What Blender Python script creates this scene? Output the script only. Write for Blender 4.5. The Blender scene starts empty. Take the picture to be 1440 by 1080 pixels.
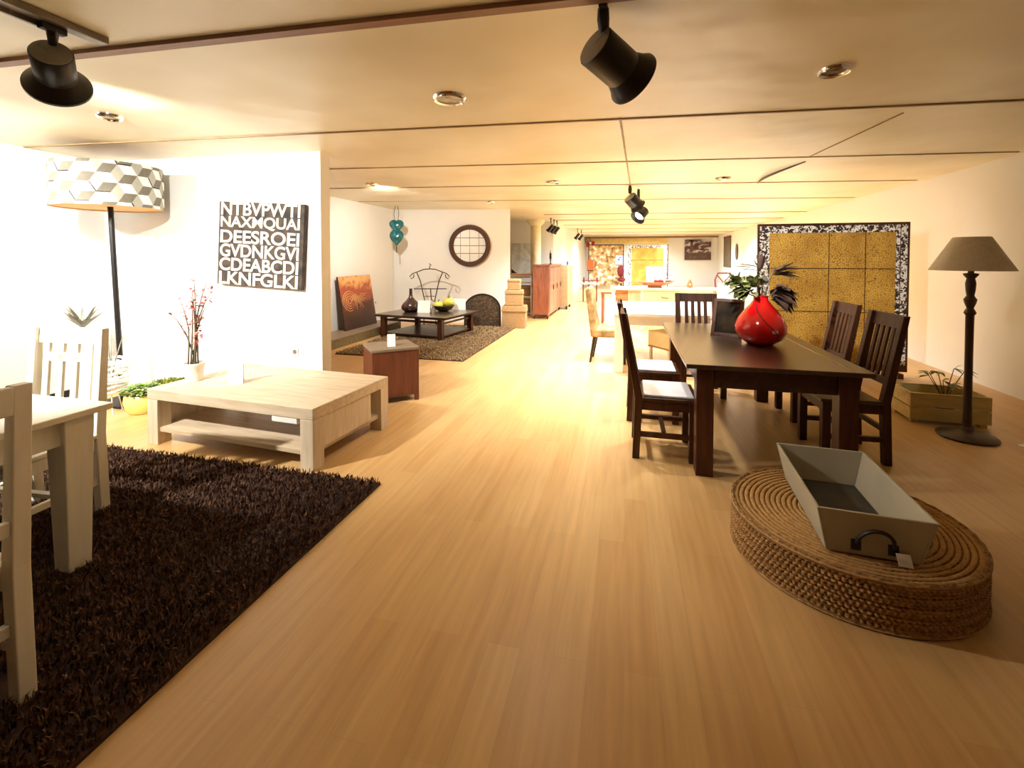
import bpy, bmesh, math, random
from mathutils import Vector, Matrix, Euler, Quaternion
random.seed(7)
scene = bpy.context.scene
COL = scene.collection
PI = math.pi
R = math.radians

# ------------------------------------------------------------------ materials
def nt(name):
    m = bpy.data.materials.new(name); m.use_nodes = True
    t = m.node_tree; b = t.nodes['Principled BSDF']
    return m, t, b

def link(t, a, b): t.links.new(a, b)

def plain(name, col, rough=.6, metal=0., var=.0, scale=8., bump=0., bscale=60., coat=0., emit=None, estr=0., spec=None, trans=0.):
    m, t, b = nt(name)
    b.inputs['Base Color'].default_value = (*col, 1); b.inputs['Roughness'].default_value = rough
    b.inputs['Metallic'].default_value = metal
    if spec is not None: b.inputs['Specular IOR Level'].default_value = spec
    if coat: b.inputs['Coat Weight'].default_value = coat; b.inputs['Coat Roughness'].default_value = .08
    if trans: b.inputs['Transmission Weight'].default_value = trans
    if emit: b.inputs['Emission Color'].default_value = (*emit, 1); b.inputs['Emission Strength'].default_value = estr
    tc = t.nodes.new('ShaderNodeTexCoord')
    if var:
        n = t.nodes.new('ShaderNodeTexNoise'); n.inputs['Scale'].default_value = scale; n.inputs['Detail'].default_value = 5
        link(t, tc.outputs['Object'], n.inputs['Vector'])
        r = t.nodes.new('ShaderNodeValToRGB')
        r.color_ramp.elements[0].position = .3; r.color_ramp.elements[1].position = .7
        r.color_ramp.elements[0].color = (*[c*(1-var) for c in col], 1); r.color_ramp.elements[1].color = (*[min(1, c*(1+var)) for c in col], 1)
        link(t, n.outputs['Fac'], r.inputs['Fac']); link(t, r.outputs['Color'], b.inputs['Base Color'])
    if bump:
        n2 = t.nodes.new('ShaderNodeTexNoise'); n2.inputs['Scale'].default_value = bscale; n2.inputs['Detail'].default_value = 3
        link(t, tc.outputs['Object'], n2.inputs['Vector'])
        bp = t.nodes.new('ShaderNodeBump'); bp.inputs['Strength'].default_value = bump; bp.inputs['Distance'].default_value = .02
        link(t, n2.outputs['Fac'], bp.inputs['Height']); link(t, bp.outputs['Normal'], b.inputs['Normal'])
    return m

def wood(name, c1, c2, rough=.4, axis='X', scale=6., coat=0., spec=None):
    m, t, b = nt(name)
    tc = t.nodes.new('ShaderNodeTexCoord'); mp = t.nodes.new('ShaderNodeMapping')
    s = {'X': (1, 9, 9), 'Y': (9, 1, 9), 'Z': (9, 9, 1)}[axis]
    mp.inputs['Scale'].default_value = s
    link(t, tc.outputs['Object'], mp.inputs['Vector'])
    n = t.nodes.new('ShaderNodeTexNoise'); n.inputs['Scale'].default_value = scale/2; n.inputs['Detail'].default_value = 6
    n.inputs['Distortion'].default_value = .6
    link(t, mp.outputs['Vector'], n.inputs['Vector'])
    r = t.nodes.new('ShaderNodeValToRGB'); r.color_ramp.elements[0].position = .32; r.color_ramp.elements[1].position = .68
    r.color_ramp.elements[0].color = (*c1, 1); r.color_ramp.elements[1].color = (*c2, 1)
    link(t, n.outputs['Fac'], r.inputs['Fac']); link(t, r.outputs['Color'], b.inputs['Base Color'])
    b.inputs['Roughness'].default_value = rough
    if spec is not None: b.inputs['Specular IOR Level'].default_value = spec
    if coat: b.inputs['Coat Weight'].default_value = coat; b.inputs['Coat Roughness'].default_value = .12
    return m

def weave(name, c1, c2, sx=60., sy=60., rough=.75, bump=.7):
    m, t, b = nt(name)
    tc = t.nodes.new('ShaderNodeTexCoord')
    w1 = t.nodes.new('ShaderNodeTexWave'); w1.bands_direction = 'Z'; w1.inputs['Scale'].default_value = sx; w1.inputs['Distortion'].default_value = 1.2
    w2 = t.nodes.new('ShaderNodeTexNoise'); w2.inputs['Scale'].default_value = sy; w2.inputs['Detail'].default_value = 2
    link(t, tc.outputs['Object'], w1.inputs['Vector']); link(t, tc.outputs['Object'], w2.inputs['Vector'])
    mx = t.nodes.new('ShaderNodeMath'); mx.operation = 'MULTIPLY_ADD'; mx.inputs[1].default_value = .45
    link(t, w1.outputs['Fac'], mx.inputs[0]); link(t, w2.outputs['Fac'], mx.inputs[2])
    r = t.nodes.new('ShaderNodeValToRGB'); r.color_ramp.elements[0].position = .38; r.color_ramp.elements[1].position = .9
    r.color_ramp.elements[0].color = (*c1, 1); r.color_ramp.elements[1].color = (*c2, 1)
    link(t, mx.outputs[0], r.inputs['Fac']); link(t, r.outputs['Color'], b.inputs['Base Color'])
    bp = t.nodes.new('ShaderNodeBump'); bp.inputs['Strength'].default_value = bump; bp.inputs['Distance'].default_value = .01
    link(t, mx.outputs[0], bp.inputs['Height']); link(t, bp.outputs['Normal'], b.inputs['Normal'])
    b.inputs['Roughness'].default_value = rough
    return m

def floor_mat():
    m, t, b = nt('oak laminate planks')
    tc = t.nodes.new('ShaderNodeTexCoord'); mp = t.nodes.new('ShaderNodeMapping')
    mp.inputs['Rotation'].default_value = (0, 0, PI/2)
    link(t, tc.outputs['Object'], mp.inputs['Vector'])
    br = t.nodes.new('ShaderNodeTexBrick')
    br.inputs['Scale'].default_value = 1; br.inputs['Brick Width'].default_value = 1.2; br.inputs['Row Height'].default_value = .125
    br.inputs['Mortar Size'].default_value = .0012; br.inputs['Mortar Smooth'].default_value = .3; br.offset = .37
    br.inputs['Color1'].default_value = (.61, .365, .14, 1); br.inputs['Color2'].default_value = (.67, .43, .18, 1)
    br.inputs['Mortar'].default_value = (.56, .36, .17, 1)
    link(t, mp.outputs['Vector'], br.inputs['Vector'])
    mp2 = t.nodes.new('ShaderNodeMapping'); mp2.inputs['Scale'].default_value = (14, .8, 1)
    link(t, tc.outputs['Object'], mp2.inputs['Vector'])
    n = t.nodes.new('ShaderNodeTexNoise'); n.inputs['Scale'].default_value = 2.2; n.inputs['Detail'].default_value = 6
    link(t, mp2.outputs['Vector'], n.inputs['Vector'])
    r = t.nodes.new('ShaderNodeValToRGB'); r.color_ramp.elements[0].color = (.82, .8, .78, 1); r.color_ramp.elements[1].color = (1, 1, 1, 1)
    r.color_ramp.elements[0].position = .3; r.color_ramp.elements[1].position = .7
    link(t, n.outputs['Fac'], r.inputs['Fac'])
    mx = t.nodes.new('ShaderNodeMix'); mx.data_type = 'RGBA'; mx.blend_type = 'MULTIPLY'; mx.inputs['Factor'].default_value = 1
    link(t, br.outputs['Color'], mx.inputs['A']); link(t, r.outputs['Color'], mx.inputs['B'])
    link(t, mx.outputs['Result'], b.inputs['Base Color'])
    b.inputs['Roughness'].default_value = .36; b.inputs['Specular IOR Level'].default_value = .5
    n3 = t.nodes.new('ShaderNodeTexNoise'); n3.inputs['Scale'].default_value = 3; link(t, tc.outputs['Object'], n3.inputs['Vector'])
    bp = t.nodes.new('ShaderNodeBump'); bp.inputs['Strength'].default_value = .05; link(t, n3.outputs['Fac'], bp.inputs['Height'])
    link(t, bp.outputs['Normal'], b.inputs['Normal'])
    return m

def ceiling_mat():
    m, t, b = nt('cream ceiling panels')
    tc = t.nodes.new('ShaderNodeTexCoord')
    n = t.nodes.new('ShaderNodeTexNoise'); n.inputs['Scale'].default_value = .8; n.inputs['Detail'].default_value = 3
    link(t, tc.outputs['Object'], n.inputs['Vector'])
    r = t.nodes.new('ShaderNodeValToRGB'); r.color_ramp.elements[0].color = (.76, .66, .43, 1); r.color_ramp.elements[1].color = (.88, .81, .60, 1)
    r.color_ramp.elements[0].position = .35; r.color_ramp.elements[1].position = .65
    link(t, n.outputs['Fac'], r.inputs['Fac']); link(t, r.outputs['Color'], b.inputs['Base Color'])
    b.inputs['Roughness'].default_value = .38; b.inputs['Specular IOR Level'].default_value = .55
    n2 = t.nodes.new('ShaderNodeTexNoise'); n2.inputs['Scale'].default_value = 1.6; n2.inputs['Detail'].default_value = 2
    link(t, tc.outputs['Object'], n2.inputs['Vector'])
    bp = t.nodes.new('ShaderNodeBump'); bp.inputs['Strength'].default_value = .25; bp.inputs['Distance'].default_value = .12
    link(t, n2.outputs['Fac'], bp.inputs['Height']); link(t, bp.outputs['Normal'], b.inputs['Normal'])
    return m

def crackle(name, base, line, scale, width=.06, rough=.5):
    m, t, b = nt(name)
    tc = t.nodes.new('ShaderNodeTexCoord')
    v = t.nodes.new('ShaderNodeTexVoronoi'); v.feature = 'DISTANCE_TO_EDGE'; v.inputs['Scale'].default_value = scale
    link(t, tc.outputs['Object'], v.inputs['Vector'])
    r = t.nodes.new('ShaderNodeValToRGB'); r.color_ramp.elements[0].color = (*line, 1); r.color_ramp.elements[1].color = (*base, 1)
    r.color_ramp.elements[0].position = 0; r.color_ramp.elements[1].position = width
    link(t, v.outputs['Distance'], r.inputs['Fac'])
    n = t.nodes.new('ShaderNodeTexNoise'); n.inputs['Scale'].default_value = 2.5; n.inputs['Detail'].default_value = 3
    link(t, tc.outputs['Object'], n.inputs['Vector'])
    r2 = t.nodes.new('ShaderNodeValToRGB'); r2.color_ramp.elements[0].position = .3; r2.color_ramp.elements[1].position = .7; r2.color_ramp.elements[0].color = (.62, .52, .38, 1); r2.color_ramp.elements[1].color = (1, 1, 1, 1)
    link(t, n.outputs['Fac'], r2.inputs['Fac'])
    mx = t.nodes.new('ShaderNodeMix'); mx.data_type = 'RGBA'; mx.blend_type = 'MULTIPLY'; mx.inputs['Factor'].default_value = 1
    link(t, r.outputs['Color'], mx.inputs['A']); link(t, r2.outputs['Color'], mx.inputs['B'])
    link(t, mx.outputs['Result'], b.inputs['Base Color']); b.inputs['Roughness'].default_value = rough
    return m

def blotch(name, stops, scale=6., rough=.5, detail=6., dist=0., stretch=(1, 1, 1)):
    m, t, b = nt(name)
    tc = t.nodes.new('ShaderNodeTexCoord'); mp = t.nodes.new('ShaderNodeMapping'); mp.inputs['Scale'].default_value = stretch
    link(t, tc.outputs['Object'], mp.inputs['Vector'])
    n = t.nodes.new('ShaderNodeTexNoise'); n.inputs['Scale'].default_value = scale; n.inputs['Detail'].default_value = detail; n.inputs['Distortion'].default_value = dist
    link(t, mp.outputs['Vector'], n.inputs['Vector'])
    r = t.nodes.new('ShaderNodeValToRGB')
    while len(r.color_ramp.elements) < len(stops): r.color_ramp.elements.new(.5)
    for e, (p, c) in zip(r.color_ramp.elements, stops): e.position = p; e.color = (*c, 1)
    link(t, n.outputs['Fac'], r.inputs['Fac']); link(t, r.outputs['Color'], b.inputs['Base Color'])
    b.inputs['Roughness'].default_value = rough
    return m

M = {}
M['floor'] = floor_mat(); M['ceiling'] = ceiling_mat()
M['wall'] = plain('white painted wall', (.84, .83, .80), .7, var=.02, scale=1.5, bump=.08, bscale=80)
M['trimwood'] = wood('red brown timber strip', (.22, .10, .045), (.32, .15, .07), .5)
M['seam'] = plain('brown panel joint strip', (.34, .22, .10), .6, var=.2)  # brown is the joint strips' own colour
M['blackm'] = plain('black metal', (.012, .010, .009), .38, .2, var=.2, bump=.05)
M['greym'] = plain('grey metal rail', (.22, .18, .14), .4, .6, var=.15)
M['capm'] = plain('grey lamp cap', (.24, .22, .19), .45, .2, var=.1)
M['chrome'] = plain('polished chrome', (.85, .83, .78), .12, 1., var=.03)
M['lens'] = plain('frosted lamp glass', (.62, .57, .45), .25, 0, var=.15, scale=20)
M['lensd'] = plain('dark lamp reflector', (.10, .05, .03), .3, .4, var=.2, scale=20)
M['lenson'] = plain('lit lamp lens', (.9, .9, .8), .3, emit=(1, .9, .7), estr=14)
M['dark'] = wood('dark brown hardwood', (.026, .008, .004), (.055, .018, .008), .36, 'Y', coat=.1)
M['darktop'] = wood('polished dark table top', (.030, .016, .009), (.06, .032, .018), .3, 'Y', coat=.7)
M['darktop'].node_tree.nodes['Principled BSDF'].inputs['Coat Roughness'].default_value = .3
M['darkz'] = wood('dark brown upright hardwood', (.040, .011, .004), (.085, .027, .009), .4, 'Z', spec=.35)
M['seatpad'] = plain('pale seat pad', (.82, .84, .90), .3, var=.04, scale=30)
M['seatdark'] = wood('worn brown seat board', (.06, .025, .012), (.11, .05, .022), .35, 'X')
M['whitew'] = wood('cream painted wood', (.78, .73, .60), (.86, .81, .68), .45, 'Z')
M['ash'] = wood('pale limed oak', (.54, .41, .26), (.68, .55, .38), .5, 'X')
M['ashz'] = wood('pale limed oak upright', (.58, .45, .29), (.72, .59, .42), .5, 'Z')
M['mahog'] = wood('reddish brown veneer', (.10, .028, .012), (.17, .05, .02), .4, 'Z')
M['boxtop'] = wood('grey brown box top', (.20, .15, .10), (.28, .21, .14), .45, 'X')
M['rugd'] = blotch('dark brown shag pile', [(.3, (.028, .011, .005)), (.52, (.075, .03, .013)), (.72, (.24, .11, .05))], 30, .9)
M['rugback'] = plain('brown rug backing', (.05, .022, .012), .95, var=.2)
M['rugl'] = blotch('mottled brown and beige shag pile', [(.32, (.06, .03, .012)), (.5, (.36, .24, .12)), (.68, (.80, .64, .40))], 40, .9)
M['paper'] = plain('white card', (.92, .92, .90), .5, var=.02)
M['shade'] = plain('taupe linen lamp shade', (.56, .48, .35), .85, var=.08, scale=40, bump=.1, bscale=200)
M['lampwood'] = wood('dark turned lamp wood', (.025, .014, .008), (.06, .032, .018), .35, 'Z')
M['crate'] = wood('yellow pine crate boards', (.52, .40, .15), (.68, .55, .25), .6, 'X')
M['gold'] = crackle('gold crackled batik', (.78, .49, .09), (.14, .065, .01), 40, .11)
M['border'] = blotch('black and white batik border', [(.40, (.02, .012, .01)), (.47, (.05, .03, .03)), (.53, (.86, .84, .80)), (.8, (.9, .88, .84))], 26, .6, 2, 1.)
M['redglass'] = plain('red glazed vase', (.80, .008, .010), .14, var=.2, scale=5, coat=.8)
M['leaf'] = blotch('dark green leaf', [(.3, (.10, .12, .035)), (.5, (.24, .27, .09)), (.7, (.50, .52, .26))], 14, .45)
M['leafdk'] = blotch('brown purple leaf', [(.3, (.05, .028, .02)), (.7, (.16, .09, .07))], 9, .5)
M['leafgr'] = blotch('grey green leaf', [(.3, (.16, .17, .13)), (.7, (.42, .43, .36))], 9, .6)
M['green'] = blotch('bright green leaf', [(.3, (.08, .14, .02)), (.5, (.20, .32, .06)), (.75, (.55, .68, .32))], 16, .6)
M['moss'] = blotch('olive moss', [(.3, (.08, .10, .01)), (.7, (.26, .28, .03))], 30, .9)
M['redleaf'] = blotch('pink red leaf', [(.3, (.26, .05, .05)), (.55, (.55, .14, .12)), (.75, (.75, .36, .22))], 20, .6)
M['stem'] = wood('brown plant stem', (.07, .05, .02), (.14, .10, .04), .6, 'Z')
M['soil'] = plain('dark potting soil', (.05, .03, .015), .95, var=.3, scale=40)
M['potw'] = plain('white glazed pot', (.88, .86, .80), .35, var=.02)
M['poty'] = plain('yellow glazed pot', (.78, .72, .20), .35, var=.06, scale=5)
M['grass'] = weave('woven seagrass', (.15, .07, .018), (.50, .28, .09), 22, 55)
M['grassl'] = weave('woven tan basket', (.20, .105, .04), (.52, .33, .15), 26, 60)
M['rattan'] = weave('pale woven rattan', (.26, .15, .06), (.62, .44, .22), 14, 40)
M['traycol'] = plain('grey cream canvas box', (.46, .42, .31), .6, var=.06, scale=6)
M['trayin'] = plain('dark lining', (.045, .04, .028), .7, var=.3, scale=9)
M['trayfront'] = plain('shaded copy of box canvas', (.20, .14, .075), .65, var=.08)  # unused; the box canvas with shade put into its colour
M['leather'] = plain('black leather strap', (.012, .010, .010), .45, var=.2)
M['teal'] = blotch('glazed teal ceramic', [(.3, (.004, .06, .065)), (.5, (.008, .13, .15)), (.75, (.06, .30, .33))], 14, .2)
M['wirem'] = plain('bent dark wire', (.03, .02, .012), .5, .3, var=.1)
M['mirror'] = plain('mirror glass with painted reflection', (.90, .91, .88), .22, 0, var=.02, coat=.6)  # near-white base stands in for the bright reflection in the glass
M['rope'] = weave('dark brown braided frame', (.03, .014, .008), (.12, .05, .03), 30, 60, .55)
M['orange'] = blotch('orange and red painted canvas', [(.28, (.10, .02, .012)), (.42, (.45, .09, .03)), (.52, (.72, .30, .09)), (.62, (.82, .52, .22)), (.75, (.55, .08, .05))], 3.2, .5, 5, 1.5)
def painting_mat():
    m, t, b = nt('orange sunburst painting')
    tc = t.nodes.new('ShaderNodeTexCoord'); sp = t.nodes.new('ShaderNodeSeparateXYZ'); link(t, tc.outputs['Object'], sp.inputs[0])
    n = t.nodes.new('ShaderNodeTexNoise'); n.inputs['Scale'].default_value = 4; n.inputs['Detail'].default_value = 6; n.inputs['Distortion'].default_value = 1.2
    link(t, tc.outputs['Object'], n.inputs['Vector'])
    a = t.nodes.new('ShaderNodeMath'); a.operation = 'MULTIPLY_ADD'; a.inputs[1].default_value = .62; link(t, n.outputs['Fac'], a.inputs[0]); link(t, sp.outputs[2], a.inputs[2])
    r = t.nodes.new('ShaderNodeValToRGB')
    st = [(.22, (.05, .022, .012)), (.42, (.11, .03, .018)), (.58, (.36, .09, .04)), (.72, (.40, .08, .035)), (.84, (.72, .36, .12)), (.93, (.78, .44, .17)), (1., (.42, .06, .03))]
    while len(r.color_ramp.elements) < len(st): r.color_ramp.elements.new(.5)
    for e, (p, c) in zip(r.color_ramp.elements, st): e.position = p; e.color = (*c, 1)
    mp = t.nodes.new('ShaderNodeMapRange'); mp.inputs['From Min'].default_value = .2; mp.inputs['From Max'].default_value = 1.35
    link(t, a.outputs[0], mp.inputs['Value']); link(t, mp.outputs[0], r.inputs['Fac']); link(t, r.outputs['Color'], b.inputs['Base Color'])
    b.inputs['Roughness'].default_value = .5
    return m
M['orange'] = painting_mat()
M['canvdark'] = plain('dark painted canvas edge', (.05, .015, .01), .6, var=.2)
M['plinth'] = blotch('olive brown plinth', [(.3, (.14, .11, .05)), (.7, (.26, .21, .11))], 20, .6)
M['vasebr'] = plain('dark aubergine vase', (.035, .014, .014), .22, var=.2, coat=.5)
M['fruit'] = blotch('yellow green skin', [(.3, (.38, .34, .02)), (.55, (.74, .66, .08)), (.8, (.86, .78, .26))], 6, .4)
M['bowl'] = plain('dark olive bowl', (.05, .045, .015), .3, var=.2)
M['iron'] = blotch('dark mottled iron mesh', [(.3, (.02, .012, .01)), (.55, (.08, .05, .028)), (.75, (.24, .17, .10))], 30, .5)
M['canvas'] = blotch('dark and brown mottled canvas', [(.35, (.010, .007, .006)), (.5, (.07, .045, .025)), (.62, (.02, .016, .014)), (.75, (.11, .085, .05))], 5, .7)
M['letters'] = plain('cream painted lettering', (.74, .70, .58), .6, var=.03)
M['redwood'] = wood('red brown sideboard wood', (.22, .065, .03), (.36, .12, .06), .35, 'Z', coat=.3)
M['pinkw'] = wood('lit copy of sideboard wood', (.42, .20, .12), (.56, .30, .19), .35, 'Z', coat=.3)  # unused; the sideboard wood with light put into its colour
M['uph'] = blotch('gold beige upholstery', [(.35, (.22, .13, .045)), (.6, (.44, .30, .13)), (.8, (.64, .50, .28))], 9, .7)
M['cream'] = plain('cream upholstery', (.85, .77, .52), .8, var=.05)
M['whitet'] = plain('white lacquered table', (.88, .85, .78), .3, var=.02)
M['boat'] = wood('orange brown carved bowl', (.46, .16, .06), (.66, .30, .13), .45, 'X')
M['darkred'] = plain('dark red upholstery', (.16, .008, .02), .5, var=.15)
M['red'] = plain('signal red', (.55, .01, .02), .45, var=.05)
M['blue'] = plain('bright blue card', (.06, .22, .75), .5, var=.1)
M['orangeo'] = plain('orange red glaze', (.80, .13, .03), .4, var=.1)
M['photo'] = blotch('dark landscape print', [(.36, (.03, .012, .016)), (.5, (.11, .05, .06)), (.58, (.6, .52, .52)), (.8, (.85, .8, .78))], 2.4, .5, 5, .5, (1, 1, 2.2))
M['greyprint'] = blotch('pale grey abstract print', [(.35, (.48, .48, .45)), (.5, (.66, .66, .60)), (.7, (.84, .84, .80))], 2.2, .5, 4, 1.6)
M['narrow'] = blotch('olive brown print', [(.3, (.06, .045, .025)), (.7, (.16, .12, .07))], 20, .6)
M['pin'] = blotch('tan board with pale scraps', [(.36, (.20, .10, .03)), (.46, (.52, .32, .13)), (.55, (.66, .46, .24)), (.6, (.90, .86, .78))], 5, .7, 4, .5)
M['soffit'] = plain('yellow far soffit', (.86, .66, .22), .6, var=.1)  # even yellow for the far beam
M['framebr'] = blotch('dark photo print', [(.35, (.012, .008, .005)), (.6, (.035, .022, .01)), (.8, (.09, .065, .03))], 7, .75)
M['framebr'].node_tree.nodes['Principled BSDF'].inputs['Specular IOR Level'].default_value = .12
M['hexlin'] = plain('orange shade lining', (.78, .45, .17), .7, var=.05)
M['cable'] = plain('black cable', (.01, .01, .01), .5, var=.1)
M['orangelf'] = M['redleaf']

M['shadew'] = plain('white shade fabric', (.80, .78, .72), .85, var=.03, scale=30)
M['shadeg'] = plain('light grey shade print', (.40, .38, .31), .85, var=.06, scale=30)
M['shaded'] = plain('dark grey shade print', (.17, .15, .11), .85, var=.1, scale=30)

# ------------------------------------------------------------------ mesh builder
class MB:
    def __init__(self): self.v = []; self.f = []; self.uv = {}
    def add(self, vs, fs):
        n = len(self.v); self.v += [tuple(x) for x in vs]; self.f += [tuple(i+n for i in f) for f in fs]
    def box(self, lo, hi, mtx=None):
        x0, y0, z0 = lo; x1, y1, z1 = hi
        vs = [Vector(p) for p in ((x0,y0,z0),(x1,y0,z0),(x1,y1,z0),(x0,y1,z0),(x0,y0,z1),(x1,y0,z1),(x1,y1,z1),(x0,y1,z1))]
        if mtx: vs = [mtx @ p for p in vs]
        self.add(vs, [(0,3,2,1),(4,5,6,7),(0,1,5,4),(1,2,6,5),(2,3,7,6),(3,0,4,7)]); return self
    def hexa(self, bot, top):
        self.add([*bot, *top], [(0,3,2,1),(4,5,6,7),(0,1,5,4),(1,2,6,5),(2,3,7,6),(3,0,4,7)]); return self
    def prism(self, poly, a, b):
        # poly: list of (y,z) extruded from x=a to x=b
        n = len(poly)
        vs = [(a, p[0], p[1]) for p in poly] + [(b, p[0], p[1]) for p in poly]
        self.add(vs, [tuple(range(n)), tuple(range(2*n-1, n-1, -1))] + [(i, i+n, (i+1) % n+n, (i+1) % n) for i in range(n)]); return self
    def prismz(self, poly, a, b):
        n = len(poly)
        vs = [(p[0], p[1], a) for p in poly] + [(p[0], p[1], b) for p in poly]
        self.add(vs, [tuple(range(n-1, -1, -1)), tuple(range(n, 2*n))] + [(i, (i+1) % n, (i+1) % n+n, i+n) for i in range(n)]); return self
    def lathe(self, prof, seg=32, c=(0, 0, 0), cap=True, mtx=None):
        n = len(prof); vs = []; fs = []
        for r, z in prof:
            for k in range(seg):
                a = 2*PI*k/seg; vs.append(Vector((c[0]+r*math.cos(a), c[1]+r*math.sin(a), c[2]+z)))
        if mtx: vs = [mtx @ p for p in vs]
        for i in range(n-1):
            for k in range(seg):
                k2 = (k+1) % seg; fs.append((i*seg+k, i*seg+k2, (i+1)*seg+k2, (i+1)*seg+k))
        if cap:
            fs.append(tuple(range(seg-1, -1, -1))); fs.append(tuple((n-1)*seg+k for k in range(seg)))
        self.add(vs, fs); return self
    def tube(self, pts, rad, seg=8, closed=False):
        pts = [Vector(p) for p in pts]; n = len(pts)
        rr = rad if isinstance(rad, (list, tuple)) else [rad]*n
        vs = []; fs = []; up = None
        for i, p in enumerate(pts):
            if closed: t = pts[(i+1) % n]-pts[i-1]
            else: t = pts[min(i+1, n-1)]-pts[max(i-1, 0)]
            t.normalize()
            if up is None:
                up = Vector((0, 0, 1)) if abs(t.z) < .9 else Vector((1, 0, 0))
            a = t.cross(up)
            if a.length < 1e-4: a = t.cross(Vector((0, 1, 0)))
            a.normalize(); b = a.cross(t); up = b
            for k in range(seg):
                an = 2*PI*k/seg; vs.append(p+rr[i]*(math.cos(an)*a+math.sin(an)*b))
        for i in range(n if closed else n-1):
            j = (i+1) % n
            for k in range(seg):
                k2 = (k+1) % seg; fs.append((i*seg+k, j*seg+k, j*seg+k2, i*seg+k2))
        if not closed:
            fs.append(tuple(range(seg))); fs.append(tuple((n-1)*seg+k for k in range(seg-1, -1, -1)))
        self.add(vs, fs); return self
    def ball(self, c, r, seg=16, rings=10):
        rx, ry, rz = r if isinstance(r, (tuple, list)) else (r, r, r)
        prof = []
        vs = []; fs = []
        for i in range(rings+1):
            th = PI*i/rings
            for k in range(seg):
                a = 2*PI*k/seg
                vs.append((c[0]+rx*math.sin(th)*math.cos(a), c[1]+ry*math.sin(th)*math.sin(a), c[2]-rz*math.cos(th)))
        for i in range(rings):
            for k in range(seg):
                k2 = (k+1) % seg; fs.append((i*seg+k, i*seg+k2, (i+1)*seg+k2, (i+1)*seg+k))
        self.add(vs, fs); return self
    def leaf(self, base, d, length, width, droop=.3, fold=.15, n=5):
        base = Vector(base); d = Vector(d).normalized()
        side = d.cross(Vector((0, 0, 1)))
        if side.length < .05: side = Vector((1, 0, 0))
        side.normalize(); nrm = side.cross(d)
        vs = []
        for i in range(n+1):
            s = i/n; w = width*.5*math.sin(PI*min(1, .08+.92*s))**.8 if i < n else .001
            p = base+d*length*s-Vector((0, 0, 1))*droop*length*s*s
            vs += [p+side*w+nrm*fold*w, p, p-side*w+nrm*fold*w]
        fs = []
        for i in range(n):
            a = i*3; fs += [(a, a+1, a+4, a+3), (a+1, a+2, a+5, a+4)]
        self.add(vs, fs); return self
    def build(self, name, mat, parent=None, bevel=0., smooth=False, kind=None, label=None, loc=None, rz=None, fix=True):
        me = bpy.data.meshes.new(name); me.from_pydata(self.v, [], self.f); me.update()
        if fix:
            bm = bmesh.new(); bm.from_mesh(me); bmesh.ops.remove_doubles(bm, verts=bm.verts, dist=1e-6)
            bmesh.ops.recalc_face_normals(bm, faces=bm.faces); bm.to_mesh(me); bm.free()
        me.materials.append(M[mat] if isinstance(mat, str) else mat)
        o = bpy.data.objects.new(name, me); COL.objects.link(o)
        if smooth:
            me.polygons.foreach_set('use_smooth', [True]*len(me.polygons))
            try: me.set_sharp_from_angle(angle=R(42))
            except Exception: pass
        if bevel:
            b = o.modifiers.new('bevel', 'BEVEL'); b.width = bevel; b.segments = 2; b.limit_method = 'ANGLE'; b.angle_limit = R(50)
        if parent is not None: o.parent = parent
        if kind: o['kind'] = kind
        if label: o['label'] = label
        if loc: o.location = loc
        if rz is not None: o.rotation_euler = (0, 0, rz)
        return o

def thing(name, label, cat, loc=(0, 0, 0), rz=0., group=None):
    o = bpy.data.objects.new(name, None); COL.objects.link(o); o.empty_display_size = .1
    o.location = loc; o.rotation_euler = (0, 0, rz); o['label'] = label; o['category'] = cat
    if group: o['group'] = group
    return o
def tag(o, label, cat, group=None):
    o['label'] = label; o['category'] = cat
    if group: o['group'] = group
    return o
def dup(root, loc, rz, label):
    def cp(o, par):
        c = o.copy(); COL.objects.link(c); c.parent = par
        for ch in kids[o.name]: cp(ch, c)
        return c
    kids = {}
    def coll(o):
        kids[o.name] = list(o.children)
        for ch in o.children: coll(ch)
    coll(root)
    r = cp(root, None); r.location = loc; r.rotation_euler = (0, 0, rz); r['label'] = label
    return r
def struct(name, mb, mat, parent=None, **k):
    o = mb.build(name, mat, parent, **k); o['kind'] = 'structure'; return o

# ------------------------------------------------------------------ setting
CH = 2.55
struct('floor', MB().box((-6.2, -3.2, -.1), (6, 25.6, 0)), 'floor')
struct('ceiling', MB().box((-6.2, -3.2, CH), (6, 25.6, CH+.1)), 'ceiling')
def wallseg(name, p0, p1, z0, z1, th, mat='wall'):
    # slab on the left-hand side of p0->p1
    a = Vector((*p0, 0)); b = Vector((*p1, 0)); d = (b-a).normalized(); n = Vector((-d.y, d.x, 0))*th
    q = [a, b, b+n, a+n]
    return struct(name, MB().hexa([(p.x, p.y, z0) for p in q], [(p.x, p.y, z1) for p in q]), mat)
wallseg('wall_right', (3.76, -3.0), (4.46, 25.2), 0, CH, -.15)
wallseg('wall_left', (-5.72, -3.0), (-5.72, 4.0), 0, CH, .15)
wallseg('wall_partition', (-5.87, 3.93), (-3.02, 4.08), 0, CH, .16)
wallseg('wall_alcove_left', (-5.08, 4.15), (-5.08, 9.36), 0, CH, .15)
wallseg('wall_alcove_back', (-5.23, 9.36), (-2.53, 10.02), 0, CH, .16)
wallseg('wall_inner', (-5.2, 13.6), (-2.12, 13.75), 0, CH, .15)
wallseg('wall_inner_side', (-2.12, 13.75), (-2.12, 25.2), 0, CH, .15)
wallseg('wall_far', (-2.3, 25.0), (4.6, 25.0), 0, CH, .2)
wallseg('wall_back', (-5.9, -3.0), (4.0, -3.0), 0, CH, -.15, 'redwood')  # unseen rear wall; dark wood picked to cut bounced light
wallseg('wall_inner_left', (-5.2, 10.0), (-5.2, 13.75), 0, CH, .15)
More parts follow.
